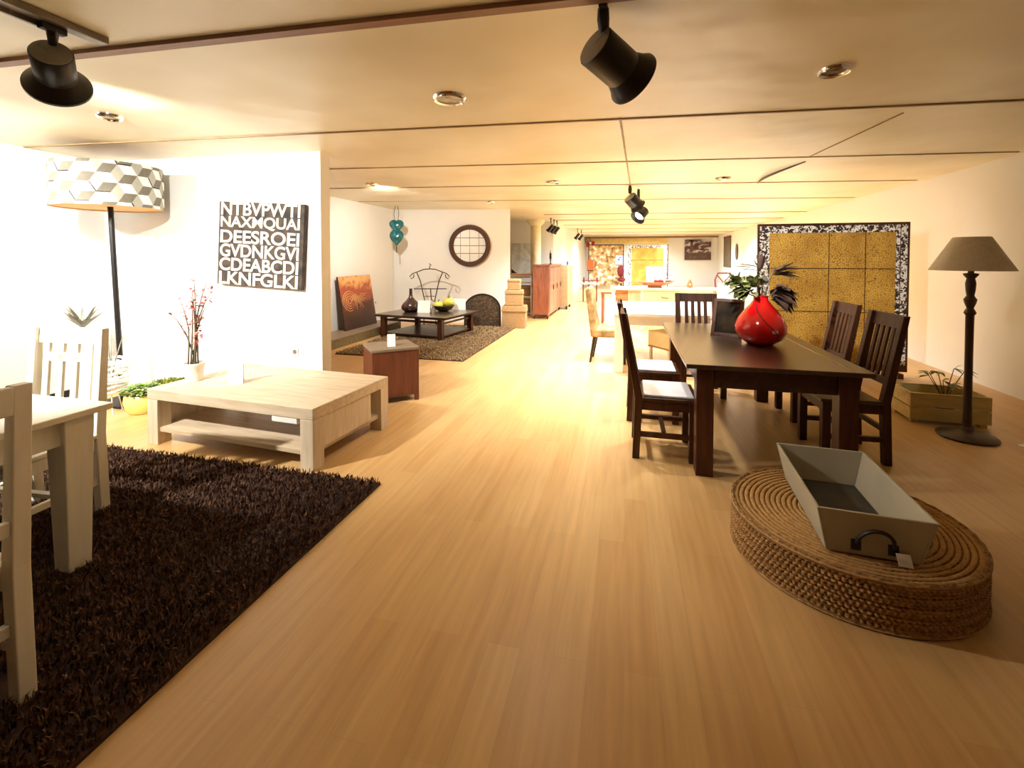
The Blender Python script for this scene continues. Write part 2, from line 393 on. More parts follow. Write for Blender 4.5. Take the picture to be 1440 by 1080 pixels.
# dark strip along the foot of the left wall
struct('foot_strip_left', MB().box((-5.72, -2.9, 0), (-5.70, 3.90, .07)), 'blackm')
# ceiling joints (thin strips hung just under the panels)
def strip(i, p0, p1, w, d, mat):
    a = Vector((*p0, 0)); b = Vector((*p1, 0)); t = (b-a).normalized(); n = Vector((-t.y, t.x, 0))*w/2
    q = [a-n, b-n, b+n, a+n]
    return struct('trim_%d' % i, MB().hexa([(p.x, p.y, CH-d) for p in q], [(p.x, p.y, CH+.01) for p in q]), mat)
strip(1, (-5.7, 1.69), (3.85, 2.13), .055, .022, 'trimwood')
strip(2, (-5.69, 3.22), (3.85, 4.02), .022, .010, 'seam')
strip(3, (-5.0, 4.73), (3.88, 5.81), .018, .009, 'seam')
strip(4, (-5.0, 6.22), (3.93, 7.587), .018, .009, 'seam')
strip(5, (-5.0, 7.90), (3.98, 9.50), .018, .009, 'seam')
for k, y in enumerate((11.4, 13.2, 15.2, 17.4, 19.8, 22.4)):
    strip(6+k, (-2.0, y), (4.05+.022*(y-9), y+.7), .03, .012, 'seam')
strip(12, (-.05, 3.67), (.062, 7.2), .016, .008, 'seam')
strip(13, (2.0, 4.05), (1.9, 5.55), .012, .006, 'seam')
# soffit over the far shop front
struct('trim_14', MB().box((-2.0, 24.55, 2.22), (2.05, 24.98, CH-.03)), 'soffit')
struct('trim_15', MB().box((-2.05, 24.3, 2.46), (4.4, 24.5, CH-.005)), 'trimwood')

# ------------------------------------------------------------------ camera
F = 645.; PX, PY = 720., 379.
cam = bpy.data.cameras.new('camera'); co = bpy.data.objects.new('camera', cam); COL.objects.link(co)
cam.sensor_fit = 'HORIZONTAL'; cam.sensor_width = 36; cam.lens = 36*F/1440; cam.clip_start = .02
cam.shift_x = (720-PX)/1440; cam.shift_y = -(540-PY)/1440
co.location = (0, 0, 1.47); co.rotation_euler = (PI/2-R(1.5), 0, math.atan(160/645.))
scene.camera = co

# ------------------------------------------------------------------ spot lamps and track
rail = thing('track_rail', 'short grey lighting track under the ceiling at upper left', 'lighting track', (-2.5, 0, CH))
MB().box((-.03, .55, -.035), (.03, 1.74, 0)).build('channel', 'greym', rail, bevel=.004)
MB().box((-.052, .50, -.052), (-.038, 1.52, -.028)).tube([(-.045, .6, -.04), (-.02, .6, -.02)], .005).tube([(-.045, 1.4, -.04), (-.02, 1.4, -.02)], .005).build('wire_conduit', 'greym', rail)

def spot_head(name, label, stem_top, knuckle, cap, flange, r_body, r_fl, lens='lensd', group=None, bracket=.03):
    """stem from the ceiling to the knuckle, then a cylindrical can from its cap to a flared flange"""
    root = thing(name, label, 'spotlight', stem_top, 0, group)
    o = Vector(stem_top); K = Vector(knuckle)-o; A = Vector(cap)-o; B = Vector(flange)-o
    MB().box((-bracket*.6, -bracket*1.6, -.03), (bracket*.6, bracket*1.6, 0)).build('mount', 'blackm', root, bevel=.004)
    MB().tube([(0, 0, -.02), (0, 0, K.z*.55), K], [.018*r_body/.07, .02*r_body/.07, .015*r_body/.07], 12).build('stem', 'blackm', root, smooth=True)
    ax = (B-A); L = ax.length; q = Vector((0, 0, 1)).rotation_difference(ax.normalized())
    mt = Matrix.Translation(A) @ q.to_matrix().to_4x4()
    MB().lathe([(r_body*.94, 0), (r_body, .006), (r_body, L*.72), (r_body*.98, L*.74)], 36, mtx=mt).build('can', 'blackm', root, smooth=True)
    MB().lathe([(r_body*.86, -.006), (r_body*.93, -.003), (r_body*.93, .004)], 36, mtx=mt).box((-r_body*.1, -r_body*.7, -.008), (r_body*.1, -r_body*.1, -.003), mt).build('end_cap', 'capm', root, smooth=True)
    MB().lathe([(r_body*.9, L*.68), (r_body*1.0, L*.74), (r_fl*.86, L*.90), (r_fl, L), (r_fl, L+.012), (r_fl*.95, L+.012), (r_fl*.95, L), (r_fl*.8, L*.92), (r_body*.85, L*.76)], 40, cap=False, mtx=mt).build('flange', 'blackm', root, smooth=True)
    MB().lathe([(r_body*.84, L*.78), (.001, L*.80)], 24, cap=False, mtx=mt).build('lens', lens, root)
    return root
# (positions are worked out at the end of the tuning; metres)
spot_head('track_spotlight', 'black flared spotlight hanging from the grey track at upper left', (-2.515, 1.535, CH-.035), (-2.565, 1.565, 2.455), (-2.552, 1.550, 2.405), (-2.69, 1.658, 2.312), .078, .128)
spot_head('ceiling_spotlight', 'black flared spotlight hung from the ceiling at top centre, pointing right', (-.10, 2.02, CH), (-.098, 2.085, 2.435), (-.139, 2.065, 2.40), (.023, 2.229, 2.304), .092, .128)
spot_head('ceiling_spotlight', 'upper head of the small pair of black spotlights by the middle ceiling joint', (.055, 7.16, CH), (.055, 7.16, 2.43), (.05, 7.1, 2.37), (.17, 7.18, 2.24), .10, .125)
spot_head('ceiling_spotlight', 'lower head of the small pair of black spotlights, aimed at the white table', (.19, 7.60, CH), (.19, 7.60, 2.32), (.28, 7.62, 2.22), (.18, 7.52, 2.10), .085, .12, 'lenson')
for k, (x, y) in enumerate(((-2.0, 12.5), (-1.99, 13.0), (-1.98, 13.5))):
    spot_head('wall_washer_spotlight', ['nearest of the three small black spotlights over the red cabinet', 'middle of the three small black spotlights over the red cabinet', 'farthest of the three small black spotlights over the red cabinet'][k],
              (x, y, CH), (x, y, 2.40), (x+.06, y-.02, 2.36), (x-.08, y+.02, 2.20), .05, .07, 'lenson', 'spotlights over the red cabinet')
for k, (x, y) in enumerate(((-1.75, 17.2), (-1.70, 18.1))):
    spot_head('wall_washer_spotlight', ['nearer of two tiny dark spotlights left of the red sign', 'farther of two tiny dark spotlights left of the red sign'][k],
              (x, y, CH), (x, y, 2.40), (x+.06, y-.02, 2.36), (x-.08, y+.02, 2.18), .05, .07, 'lenson', 'far spotlights by the red sign')

def downlight(x, y, r, lens, label, tilt=0):
    root = thing('downlight', label, 'downlight', (x, y, CH), tilt, 'recessed ceiling downlights')
    MB().lathe([(r*.78, .002), (r*.80, -.018), (r*.9, -.026), (r, -.012), (r*1.02, .002)], 40, cap=False).build('trim_ring', 'chrome', root, smooth=True)
    MB().lathe([(r*.79, -.010), (r*.5, -.013), (.002, -.014)], 32, cap=False).box((-r*.16, -r*.3, -.017), (r*.16, r*.3, -.012)).build('lens', lens, root, smooth=True)
    return root
downlight(-1.161, 2.93, .115, 'lens', 'large chrome downlight with pale glass left of the centre spotlight')
downlight(1.155, 3.03, .085, 'lensd', 'dark unlit chrome downlight on the right of the ceiling')
downlight(-3.82, 2.68, .085, 'lens', 'small chrome downlight beside the upper left spotlight')
downlight(-1.02, 6.5, .11, 'lens', 'chrome downlight between the middle ceiling joints, left of the spotlight pair')
downlight(1.27, 6.75, .10, 'lens', 'chrome downlight left of the curved black cord')
downlight(-3.62, 6.05, .085, 'lensd', 'small dark downlight over the brown alcove')
downlight(-2.55, 8.55, .085, 'lensd', 'small dark downlight near the round mirror')
# loose black cord
pts = []
for i in range(15):
    s = i/14; pts.append((1.85+.10*s-.12*math.sin(PI*s), 7.35-1.53*s, CH-.006-.022*math.sin(PI*s)))
tag(MB().tube(pts, [.004+.011*math.sin(PI*i/14)+.002*i/14 for i in range(15)], 8).build('loose_cable', 'cable', smooth=True), 'curved black cord hanging between two ceiling joints', 'cable')

# ------------------------------------------------------------------ dark dining set
def chair(name, label, cat, wmat, smat, padmat, h=1.06, w=.45, d=.45, slats=4, style='dark', group=None):
    root = thing(name, label, cat, (0, 0, 0), 0, group)
    lw = .055 if style == 'dark' else .05
    rk = .12 if style == 'dark' else .045
    for s in (-1, 1):
        x0 = s*(w/2)-(lw if s > 0 else 0); x1 = x0+lw
        MB().prism([(d/2-.005, 0), (d/2-.055, 0), (d/2-.075, .45), (d/2-.075+rk, h), (d/2-.035+rk, h), (d/2-.02, .45)], x0, x1).build('rear_post', wmat, root, bevel=.004)
        MB().box((x0, -d/2, 0), (x1, -d/2+lw, .43)).build('leg', wmat, root, bevel=.004)
        MB().box((x0+.01, -d/2+lw, .36), (x1-.01, d/2-.06, .425)).box((x0+.012, -d/2+lw, .16), (x1-.012, d/2-.05, .195)).build('side_rail', wmat, root, bevel=.003)
    MB().box((-w/2+lw, -d/2+.008, .36), (w/2-lw, -d/2+lw-.008, .425)).build('front_rail', wmat, root, bevel=.003)
    MB().box((-w/2+lw, -.02, .165), (w/2-lw, .012, .19)).box((-w/2+lw, d/2-.06, .23), (w/2-lw, d/2-.035, .27)).build('stretcher', wmat, root, bevel=.003)
    MB().box((-w/2-.004, -d/2-.012, .43), (w/2+.004, d/2-.07, .455)).build('seat', smat, root, bevel=.006)
    if padmat: MB().box((-w/2+.02, -d/2+.02, .455), (w/2-.02, d/2-.085, .475)).build('seat_pad', padmat, root, bevel=.009, label='pale seat pad')
    def yb(z): return (d/2-.075)+(z-.45)/(h-.45)*rk
    def slab(x0, x1, z0, z1, t=.022, off=.018):
        a, b = yb(z0)+off, yb(z1)+off
        return ([(x0, a, z0), (x1, a, z0), (x1, a+t, z0), (x0, a+t, z0)], [(x0, b, z1), (x1, b, z1), (x1, b+t, z1), (x0, b+t, z1)])
    MB().hexa(*slab(-w/2+lw, w/2-lw, h-.095, h-.002, .026)).build('top_rail', wmat, root, bevel=.004)
    MB().hexa(*slab(-w/2+lw, w/2-lw, .56, .61, .024)).build('lower_rail', wmat, root, bevel=.003)
    inn = w-2*lw
    if style == 'dark':
        for k in range(slats):
            cx = -inn/2+inn*(k+1)/(slats+1)
            MB().hexa(*slab(cx-.019, cx+.019, .61, h-.095, .016, .021)).build('slat', wmat, root, bevel=.003)
    else:
        n = 4; sw = .042; x0s = -inn/2+.035; step = (inn-.07-sw)/(n-1)
        for k in range(n):
            a = x0s+k*step
            MB().hexa(*slab(a, a+sw, .61, h-.095, .018, .02)).build('slat', wmat, root, bevel=.003)
        MB().hexa(*slab(x0s+sw, x0s+3*step, h-.20, h-.15, .018, .02)).build('middle_rail', wmat, root, bevel=.003)
    return root
dc = chair('dining_chair', 'dark slatted chair with pale seat, nearest on the left of the dark table', 'chair', 'darkz', 'darkz', 'seatpad', group='dark dining chairs')
dc.location = (.275, 3.66, 0); dc.rotation_euler = (0, 0, R(90))
dup(dc, (.235, 4.44, 0), R(90), 'dark slatted chair with pale seat, farther on the left of the dark table')
dc2 = chair('dining_chair', 'dark slatted chair nearest on the right of the dark table', 'chair', 'darkz', 'seatdark', None, group='dark dining chairs')
dc2.location = (1.60, 3.95, 0); dc2.rotation_euler = (0, 0, R(-88))
dup(dc2, (1.66, 4.75, 0), R(-88), 'dark slatted chair farther on the right of the dark table')
dup(dc2, (.79, 5.32, 0), R(2), 'dark brown slatted dining chair at the far head of the dark table')

t = thing('dining_table', 'dark brown rectangular dining table with thick square legs', 'table', (.94, 4.24, 0))
tw, tl = 1.09, 2.04
MB().box((-tw/2, -tl/2, .732), (tw/2, tl/2, .762)).build('table_top', 'darktop', t, bevel=.005)
MB().box((tw/2-.115, -tl/2+.004, .762), (tw/2-.108, tl/2-.004, .7635)).build('edge_strip', 'chrome', t)  # thin chrome strip along the right side of the top
for sx in (-1, 1):
    for sy in (-1, 1):
        cx, cy = sx*(tw/2-.125), sy*(tl/2-.095)
        MB().box((cx-.055, cy-.055, 0), (cx+.055, cy+.055, .732)).build('leg', 'darkz', t, bevel=.005)
MB().box((-tw/2+.18, -tl/2+.06, .60), (tw/2-.18, -tl/2+.085, .732)).box((-tw/2+.18, tl/2-.085, .60), (tw/2-.18, tl/2-.06, .732)) \
    .box((-tw/2+.085, -tl/2+.15, .60), (-tw/2+.11, tl/2-.15, .732)).box((tw/2-.11, -tl/2+.15, .60), (tw/2-.085, tl/2-.15, .732)).build('apron', 'dark', t, bevel=.003)

v = thing('vase', 'round red glazed vase with narrow neck holding leafy stems', 'vase', (1.075, 4.13, .762))
MB().lathe([(.075, 0), (.10, .004), (.16, .045), (.192, .11), (.190, .155), (.165, .22), (.12, .28), (.08, .325), (.056, .36), (.054, .385), (.064, .398), (.05, .39), (.045, .36)], 48).build('body', 'redglass', v, smooth=True)
def ringband():
    mb = MB(); pts = []
    for i in range(40):
        s = i/39; z = .335-.27*s
        prof = [(.36, .056), (.325, .08), (.28, .12), (.22, .165), (.155, .190), (.11, .192), (.045, .16)]
        r = .19
        for (za, ra), (zb, rb) in zip(prof, prof[1:]):
            if zb <= z <= za: r = ra+(rb-ra)*(za-z)/(za-zb)
        a = R(-130)+R(75)*s
        pts.append(((r+.001)*math.cos(a), (r+.001)*math.sin(a), z))
    mb.tube(pts, .005, 6); return mb
ringband().build('glaze_line', 'darkred', v, smooth=True)
a0 = R(-72)
MB().box((-.022, -.002, -.012), (.022, .003, .012), Matrix.Translation((.192*math.cos(a0), .192*math.sin(a0), .125)) @ Matrix.Rotation(a0+PI/2, 4, 'Z')).build('sticker', 'letters', v)
def cluster(c, axis, n, ln, wd, spread, mb, droop=.25):
    axis = Vector(axis).normalized()
    for i in range(n):
        dd = (axis+Vector((random.uniform(-1, 1), random.uniform(-1, 1), random.uniform(-.6, .8)))*spread)
        mb.leaf(Vector(c)+Vector((random.uniform(-.02, .02), random.uniform(-.02, .02), random.uniform(-.02, .02))), dd, ln*random.uniform(.7, 1.15), wd*random.uniform(.8, 1.2), droop, .25)
bq = thing('foliage_bunch', 'bunch of dark and green leaves standing in the red vase', 'plant', (1.075, 4.13, 1.09))
st = MB()
tips = [(-.15, -.02, .20), (.03, .02, .27), (.10, .0, .30), (-.02, .05, .33), (.13, .03, .12), (-.12, .05, .12)]
for tx, ty, tz in tips: st.tube([(0, 0, -.12), (tx*.2, ty*.2, .05), (tx*.6, ty*.6, tz*.6), (tx, ty, tz)], [.006, .006, .005, .004], 6)
st.build('stem', 'stem', bq, smooth=True)
g = MB(); cluster((-.17, -.02, .16), (-.5, -.3, .5), 40, .15, .06, .95, g, .3); cluster((-.10, -.03, .10), (-.6, -.4, .2), 34, .16, .065, .9, g, .35); cluster((-.05, -.04, .15), (-.3, -.5, .6), 30, .14, .055, .9, g)
g.build('green_leaves', 'leaf', bq, smooth=True, fix=False)
g = MB(); cluster((.11, 0, .25), (.8, 0, .15), 34, .19, .036, .6, g, .12); cluster((.0, .03, .28), (-.2, 0, 1), 8, .13, .035, .4, g, .05); cluster((-.04, 0, .29), (-1, 0, .2), 4, .18, .05, .12, g, .05)
g.build('purple_leaves', 'leafdk', bq, smooth=True, fix=False)
g = MB(); cluster((.13, .06, .10), (.5, 0, .0), 46, .15, .10, .8, g, .5); cluster((.11, .02, .04), (.6, -.1, .0), 30, .15, .09, .7, g, .5)
g.build('hanging_leaves', 'leafdk', bq, smooth=True, fix=False)
g = MB(); cluster((.02, .02, .16), (.2, 0, .8), 14, .10, .045, .8, g, .2)
g.build('pale_leaves', 'leafgr', bq, smooth=True, fix=False)

pf = thing('photo_frame', 'dark photo frame leaning back beside the red vase', 'photo frame', (.87, 4.42, .762), R(-24))
mt = Matrix.Rotation(R(-21), 4, 'X')
fw, fh = .255, .35
MB().box((-fw/2, -.01, 0), (-fw/2+.03, .012, fh), mt).box((fw/2-.03, -.01, 0), (fw/2, .012, fh), mt).box((-fw/2+.03, -.01, 0), (fw/2-.03, .012, .03), mt).box((-fw/2+.03, -.01, fh-.03), (fw/2-.03, .012, fh), mt).build('frame', 'darkz', pf, bevel=.003)
MB().box((-fw/2+.03, -.002, .03), (fw/2-.03, .006, fh-.03), mt).build('print', 'framebr', pf)
MB().hexa([(-.03, .19, 0), (.03, .19, 0), (.03, .195, 0), (-.03, .195, 0)], [(-.03, .092, .2), (.03, .092, .2), (.03, .097, .2), (-.03, .097, .2)]).build('strut', 'darkz', pf)

# ------------------------------------------------------------------ gold batik panel
X0, X1, YB, ZT = 1.675, 3.36, 6.62, 1.905
bk = thing('batik_panel', 'large gold crackled batik panel with black and white border, by the right wall', 'wall hanging', ((X0+X1)/2, YB, 0))
wd = X1-X0
MB().box((-wd/2+.14, -.012, .14), (wd/2-.14, .012, ZT-.12)).build('gold_field', 'gold', bk)
MB().box((-wd/2+.02, -.016, .12), (-wd/2+.14, .016, ZT-.03)).box((wd/2-.14, -.016, .12), (wd/2-.02, .016, ZT-.03)).box((-wd/2+.14, -.016, ZT-.12), (wd/2-.14, .016, ZT-.03)).build('border', 'border', bk, label='black and white patterned border')
MB().box((-wd/2, -.022, .06), (-wd/2+.02, .022, ZT)).box((wd/2-.02, -.022, .06), (wd/2, .022, ZT)).box((-wd/2+.02, -.022, ZT-.03), (wd/2-.02, .022, ZT)).box((-wd/2+.02, -.022, .06), (wd/2-.02, .022, .14)) \
    .box((-wd/2+.10, -.15, 0), (-wd/2+.16, .15, .06)).box((wd/2-.16, -.15, 0), (wd/2-.10, .15, .06)).box((wd/2-.098, -.018, .14), (wd/2-.09, .018, ZT-.03)).build('frame', 'darkz', bk)
sm = MB()
for z in (1.33, .78): sm.box((-wd/2+.14, -.0145, z-.005), (wd/2-.14, 0, z+.005))
for x in (-.02, .38): sm.box((x-.004, -.014, .14), (x+.004, 0, ZT-.12))
sm.build('seam_lines', 'darkz', bk)

# ------------------------------------------------------------------ right floor lamp
fl = thing('floor_lamp', 'floor lamp with taupe cone shade and dark turned post at right', 'floor lamp', (2.715, 4.50, 0))
MB().lathe([(.19, 0), (.195, .015), (.18, .03), (.11, .05), (.055, .065), (.04, .09)], 40).build('base', 'lampwood', fl, smooth=True)
MB().lathe([(.032, .08), (.028, .2), (.026, .6), (.027, 1.0), (.04, 1.02), (.032, 1.04), (.022, 1.06), (.036, 1.10), (.042, 1.13), (.024, 1.16), (.030, 1.20), (.034, 1.26), (.026, 1.30), (.045, 1.325), (.05, 1.34), (.02, 1.345), (.016, 1.45)], 28).build('post', 'lampwood', fl, smooth=True)
MB().lathe([(.262, 1.365), (.115, 1.635), (.112, 1.635), (.259, 1.366)], 48, cap=False).build('lamp_shade', 'shade', fl, smooth=True)
MB().tube([(.0, 0, 1.44), (.0, 0, 1.60)], .008).tube([(-.113, 0, 1.625), (.113, 0, 1.625)], .004).tube([(0, -.113, 1.625), (0, .113, 1.625)], .004).tube([(0, 0, 1.58), (0, 0, 1.63)], .006).build('shade_carrier', 'blackm', fl)
tag(MB().box((-.035, -.02, 0), (.035, .02, .004)).build('tag', 'paper', loc=(3.02, 4.40, 0), rz=.3), 'small white tag on the floor beside the floor lamp base', 'tag')

# ------------------------------------------------------------------ yellow crate with plant
cr = thing('planter_crate', 'low yellow wooden crate holding a small plant behind the floor lamp', 'crate', (2.765, 4.96, 0), R(-3))
cb = MB()
for z0, z1 in ((.03, .14), (.15, .27)):
    cb.box((-.29, -.19, z0), (.29, -.17, z1)).box((-.29, .17, z0), (.29, .19, z1)).box((-.29, -.17, z0), (-.27, .17, z1)).box((.27, -.17, z0), (.29, .17, z1))
cb.build('boards', 'crate', cr, bevel=.003)
MB().box((-.27, -.17, .03), (.27, .17, .05)).build('bottom', 'crate', cr)
MB().box((-.27, -.17, 0), (-.22, -.12, .26)).box((.22, -.17, 0), (.27, -.12, .26)).box((-.27, .12, 0), (-.22, .17, .26)).box((.22, .12, 0), (.27, .17, .26)).build('corner_post', 'crate', cr)
pl = thing('crate_plant', 'small sparse plant growing in the yellow crate', 'plant', (2.84, 5.0, .05))
MB().lathe([(.06, 0), (.075, .12), (.07, .12), (.065, .11)], 20).build('nursery_pot', 'soil', pl)
stm = MB(); lf = MB()
for i in range(7):
    a = 2*PI*i/7+.3; r = random.uniform(.08, .17); h = random.uniform(.26, .42)
    tip = Vector((r*math.cos(a), r*math.sin(a), h)); stm.tube([(0, 0, .1), tip*.5+Vector((0, 0, .06)), tip], [.005, .004, .003], 6)
    for k in range(4): lf.leaf(tip, (math.cos(a)+random.uniform(-.9, .9), math.sin(a)+random.uniform(-.9, .9), random.uniform(-.3, .5)), .09, .035, .3, .2)
stm.build('stem', 'stem', pl); lf.build('leaves', 'leaf', pl, fix=False)

# ------------------------------------------------------------------ pouf and tray box
po = thing('pouf', 'round woven seagrass pouf low on the floor at lower right', 'pouf', (1.05, 2.55, 0))
mb = MB(); NR, NC = 54, 528; vs = []; fs = []
for i in range(NR+1):
    z = .014+.184*i/NR; row = 9*i/NR; rf = row-math.floor(row) if i < NR else 1.
    for k in range(NC):
        ph_k = PI*(k/4.+(1 if int(min(row, 8.99)) % 2 else 0)*.5)
        r = .491+.013*math.sin(PI*rf)**.6*(abs(math.sin(ph_k))**.6)
        vs.append((r*math.cos(2*PI*k/NC), r*math.sin(2*PI*k/NC), z))
for i in range(NR):
    for k in range(NC): fs.append((i*NC+k, i*NC+(k+1) % NC, (i+1)*NC+(k+1) % NC, (i+1)*NC+k))
mb.add(vs, fs)
mb.lathe([(.46, 0), (.497, 0), (.507, .008), (.503, .018), (.488, .018)], 96, cap=False)
mb.build('woven_side', 'grass', po, smooth=True)
mb = MB(); NR, NC = 120, 240; vs = []; fs = []
for i in range(NR+1):
    r = .487*(1-i/NR)+.0015; row = 20*i/NR; rf = row-math.floor(row)
    for k in range(NC):
        ang = 2*PI*k/NC; fq = max(3, round(30*r/.487))*2
        z = .2+.010*math.sin(PI*rf)**.6*(.55+.45*abs(math.sin(ang*fq+int(row)*1.57)))
        vs.append((r*math.cos(ang), r*math.sin(ang), z))
for i in range(NR):
    for k in range(NC): fs.append((i*NC+k, i*NC+(k+1) % NC, (i+1)*NC+(k+1) % NC, (i+1)*NC+k))
mb.add(vs, fs); mb.build('woven_top', 'grass', po, smooth=True, fix=False)
pts = [(.494*math.cos(2*PI*i/120), .494*math.sin(2*PI*i/120), .203+.0025*math.sin(2*PI*i/3)) for i in range(120)]
MB().tube(pts, .013, 8, closed=True).build('rim_braid', 'grass', po, smooth=True)

tb = thing('tray_box', 'rectangular open tray box with dark strap handles standing on the seagrass pouf', 'box', (1.035, 2.53, .217), R(-4))
def frust(x0, y0, x1, y1, z0, X0_, Y0_, X1_, Y1_, z1):
    return ([(x0, y0, z0), (x1, y0, z0), (x1, y1, z0), (x0, y1, z0)], [(X0_, Y0_, z1), (X1_, Y0_, z1), (X1_, Y1_, z1), (X0_, Y1_, z1)])
bx, by, tx, ty, hh, th = .17, .335, .213, .36, .19, .012
MB().hexa(*frust(-bx, -by, -bx+th, by, 0, -tx, -ty, -tx+th, ty, hh)).build('long_side', 'traycol', tb, bevel=.003)
MB().hexa(*frust(bx-th, -by, bx, by, 0, tx-th, -ty, tx, ty, hh)).build('long_side', 'traycol', tb, bevel=.003)
MB().hexa(*frust(-bx+th, -by, bx-th, -by+th, 0, -tx+th, -ty, tx-th, -ty+th, hh)).build('short_end', 'traycol', tb, bevel=.003)
MB().hexa(*frust(-bx+th, by-th, bx-th, by, 0, -tx+th, ty-th, tx-th, ty, hh)).build('short_end', 'traycol', tb, bevel=.003)
MB().box((-bx+th, -by+th, .002), (bx-th, by-th, .012)).build('lining', 'trayin', tb)
def strap(sy):
    pts = [];
    for i in range(17):
        a = PI*i/16; z = .06+.075*math.sin(a); x = -.065*math.cos(a)
        yy = by+(ty-by)*z/hh+.014+.018*math.sin(a)
        pts.append((x+.0, sy*yy, z))
    return MB().tube(pts, .008, 8).box((-.083, sy*(by+.006)-.006, .025), (-.047, sy*(by+.02)+.006, .07)).box((.047, sy*(by+.006)-.006, .025), (.083, sy*(by+.02)+.006, .07))
strap(-1).build('handle', 'leather', tb, smooth=True)
strap(1).build('handle', 'leather', tb, smooth=True)
MB().hexa([(.075, -.372, .0), (.125, -.372, .0), (.125, -.369, .0), (.075, -.369, .0)], [(.068, -.362, .045), (.118, -.362, .048), (.118, -.359, .048), (.068, -.359, .045)]).build('price_tag', 'paper', tb)

# ------------------------------------------------------------------ shag rugs
def rug(name, label, x0, x1, y0, y1, n, ln, pilemat, feet=()):
    root = thing(name, label, 'rug', ((x0+x1)/2, (y0+y1)/2, 0))
    w, d = (x1-x0)/2, (y1-y0)/2
    MB().box((-w, -d, 0), (w, d, .012)).build('backing', 'rugback', root)
    vs = []; fs = []
    for i in range(n):
        x = random.uniform(-w, w); y = random.uniform(-d, d)
        if any(abs(x+(x0+x1)/2-fx) < .068 and abs(y+(y0+y1)/2-fy) < .068 for fx, fy in feet): continue
        a = random.uniform(0, 2*PI); l = ln*random.uniform(.6, 1.2)
        lean = random.uniform(.1, 1.0); b = random.uniform(0, 2*PI); wv = .0035
        dx, dy = math.cos(a)*wv, math.sin(a)*wv; ux, uy = math.cos(b)*lean*l*.8, math.sin(b)*lean*l*.8
        k = len(vs)
        vs += [(x-dx, y-dy, .01), (x+dx, y+dy, .01), (x+dx+ux*.5, y+dy+uy*.5, .01+l*.62), (x-dx+ux*.5, y-dy+uy*.5, .01+l*.62), (x+ux, y+uy, .01+l*(1-.25*lean))]
        fs += [(k, k+1, k+2, k+3), (k+3, k+2, k+4)]
    m = MB(); m.v = vs; m.f = fs
    m.build('pile', pilemat, root, kind='stuff', fix=False)
    return root
rug('shag_rug', 'dark brown shag rug under the cream dining set at lower left', -4.55, -1.53, -.9, 2.64, 85000, .042, 'rugd', [(-2.525, 1.57), (-2.03, 1.03), (-2.98, 1.95), (-2.42, 1.03)])
rug('shag_rug', 'mottled brown and beige shag rug under the low dark table in the alcove', -4.28, -2.22, 6.08, 9.2, 42000, .036, 'rugl')

# ------------------------------------------------------------------ cream dining set, left
wt = thing('dining_table', 'cream painted dining table with thick tapered legs at the left edge', 'table', (-2.44, 1.70, .012))
MB().box((-1.0, -1.75, .718), (0, 0, .748)).build('table_top', 'whitew', wt, bevel=.005)
MB().box((-.94, -1.65, .60), (-.90, -.09, .718)).box((-.085, -1.65, .60), (-.05, -.11, .718)).box((-.90, -.09, .60), (-.10, -.055, .718)).box((-.90, -1.70, .60), (-.10, -1.665, .718)).build('apron', 'whitew', wt, bevel=.003)
for cx, cy in ((-.085, -.13), (-.915, -.13), (-.085, -1.65), (-.915, -1.65)):
    a, b = .062, .047
    MB().hexa([(cx-b, cy-b, 0), (cx+b, cy-b, 0), (cx+b, cy+b, 0), (cx-b, cy+b, 0)], [(cx-a, cy-a, .718), (cx+a, cy-a, .718), (cx+a, cy+a, .718), (cx-a, cy+a, .718)]).build('leg', 'whitew', wt, bevel=.005)
wc = chair('dining_chair', 'cream slatted chair at the far end of the cream table', 'chair', 'whitew', 'whitew', None, h=1.05, w=.52, style='white', group='cream dining chairs')
wc.location = (-3.15, 1.76, .012); wc.rotation_euler = (0, 0, R(4))
dup(wc, (-2.115, .81, .012), R(-90), 'cream chair cut by the left edge, its back to the aisle')

# ------------------------------------------------------------------ coffee table and what stands on it
ct = thing('coffee_table', 'low pale oak coffee table with lower shelf', 'coffee table', (-2.83, 3.19, 0), R(-4))
cw, cd = .80, .455
MB().box((-cw, -cd, .355), (cw, cd, .437)).build('table_top', 'ash', ct, bevel=.005)
for sx in (-1, 1):
    for sy in (-1, 1):
        cx, cy = sx*(cw-.055), sy*(cd-.055)
        MB().box((cx-.055, cy-.055, 0), (cx+.055, cy+.055, .355)).build('leg', 'ashz', ct, bevel=.004)
MB().box((-cw+.03, -cd+.02, .10), (cw-.03, cd-.02, .135)).build('lower_shelf', 'ash', ct, bevel=.003)
MB().box((cw-.04, -cd+.11, .135), (cw-.01, cd-.24, .355)).build('side_panel', 'ashz', ct)
MB().box((-cw+.01, -cd+.11, .135), (-cw+.04, cd-.24, .355)).build('side_panel', 'ashz', ct)
MB().box((.44, -cd+.004, .315), (.66, -cd+.25, .353)).build('drawer', 'whitet', ct, bevel=.003)
def card(name, label, x, y, z, w, h, rz, lean=12):
    o = thing(name, label, 'card', (x, y, z), rz)
    m1 = Matrix.Rotation(R(-lean), 4, 'X')
    MB().box((-w/2, -.0015, 0), (w/2, .0015, h), m1).build('face', 'paper', o)
    MB().box((-w/2, -.0015, 0), (w/2, .0015, h*.985), Matrix.Translation((0, 2*math.sin(R(lean))*h, 0)) @ Matrix.Rotation(R(lean), 4, 'X')).build('back_flap', 'paper', o)
    return o
card('price_card', 'white folded price card standing on the pale coffee table', -3.07, 3.05, .437, .105, .23, R(38))
pp = thing('flower_pot', 'white flower pot on the corner of the coffee table', 'pot', (-3.52, 3.08, .437))
MB().lathe([(.055, 0), (.06, .003), (.078, .125), (.082, .13), (.082, .15), (.074, .15), (.072, .13)], 32).build('pot', 'potw', pp, smooth=True)
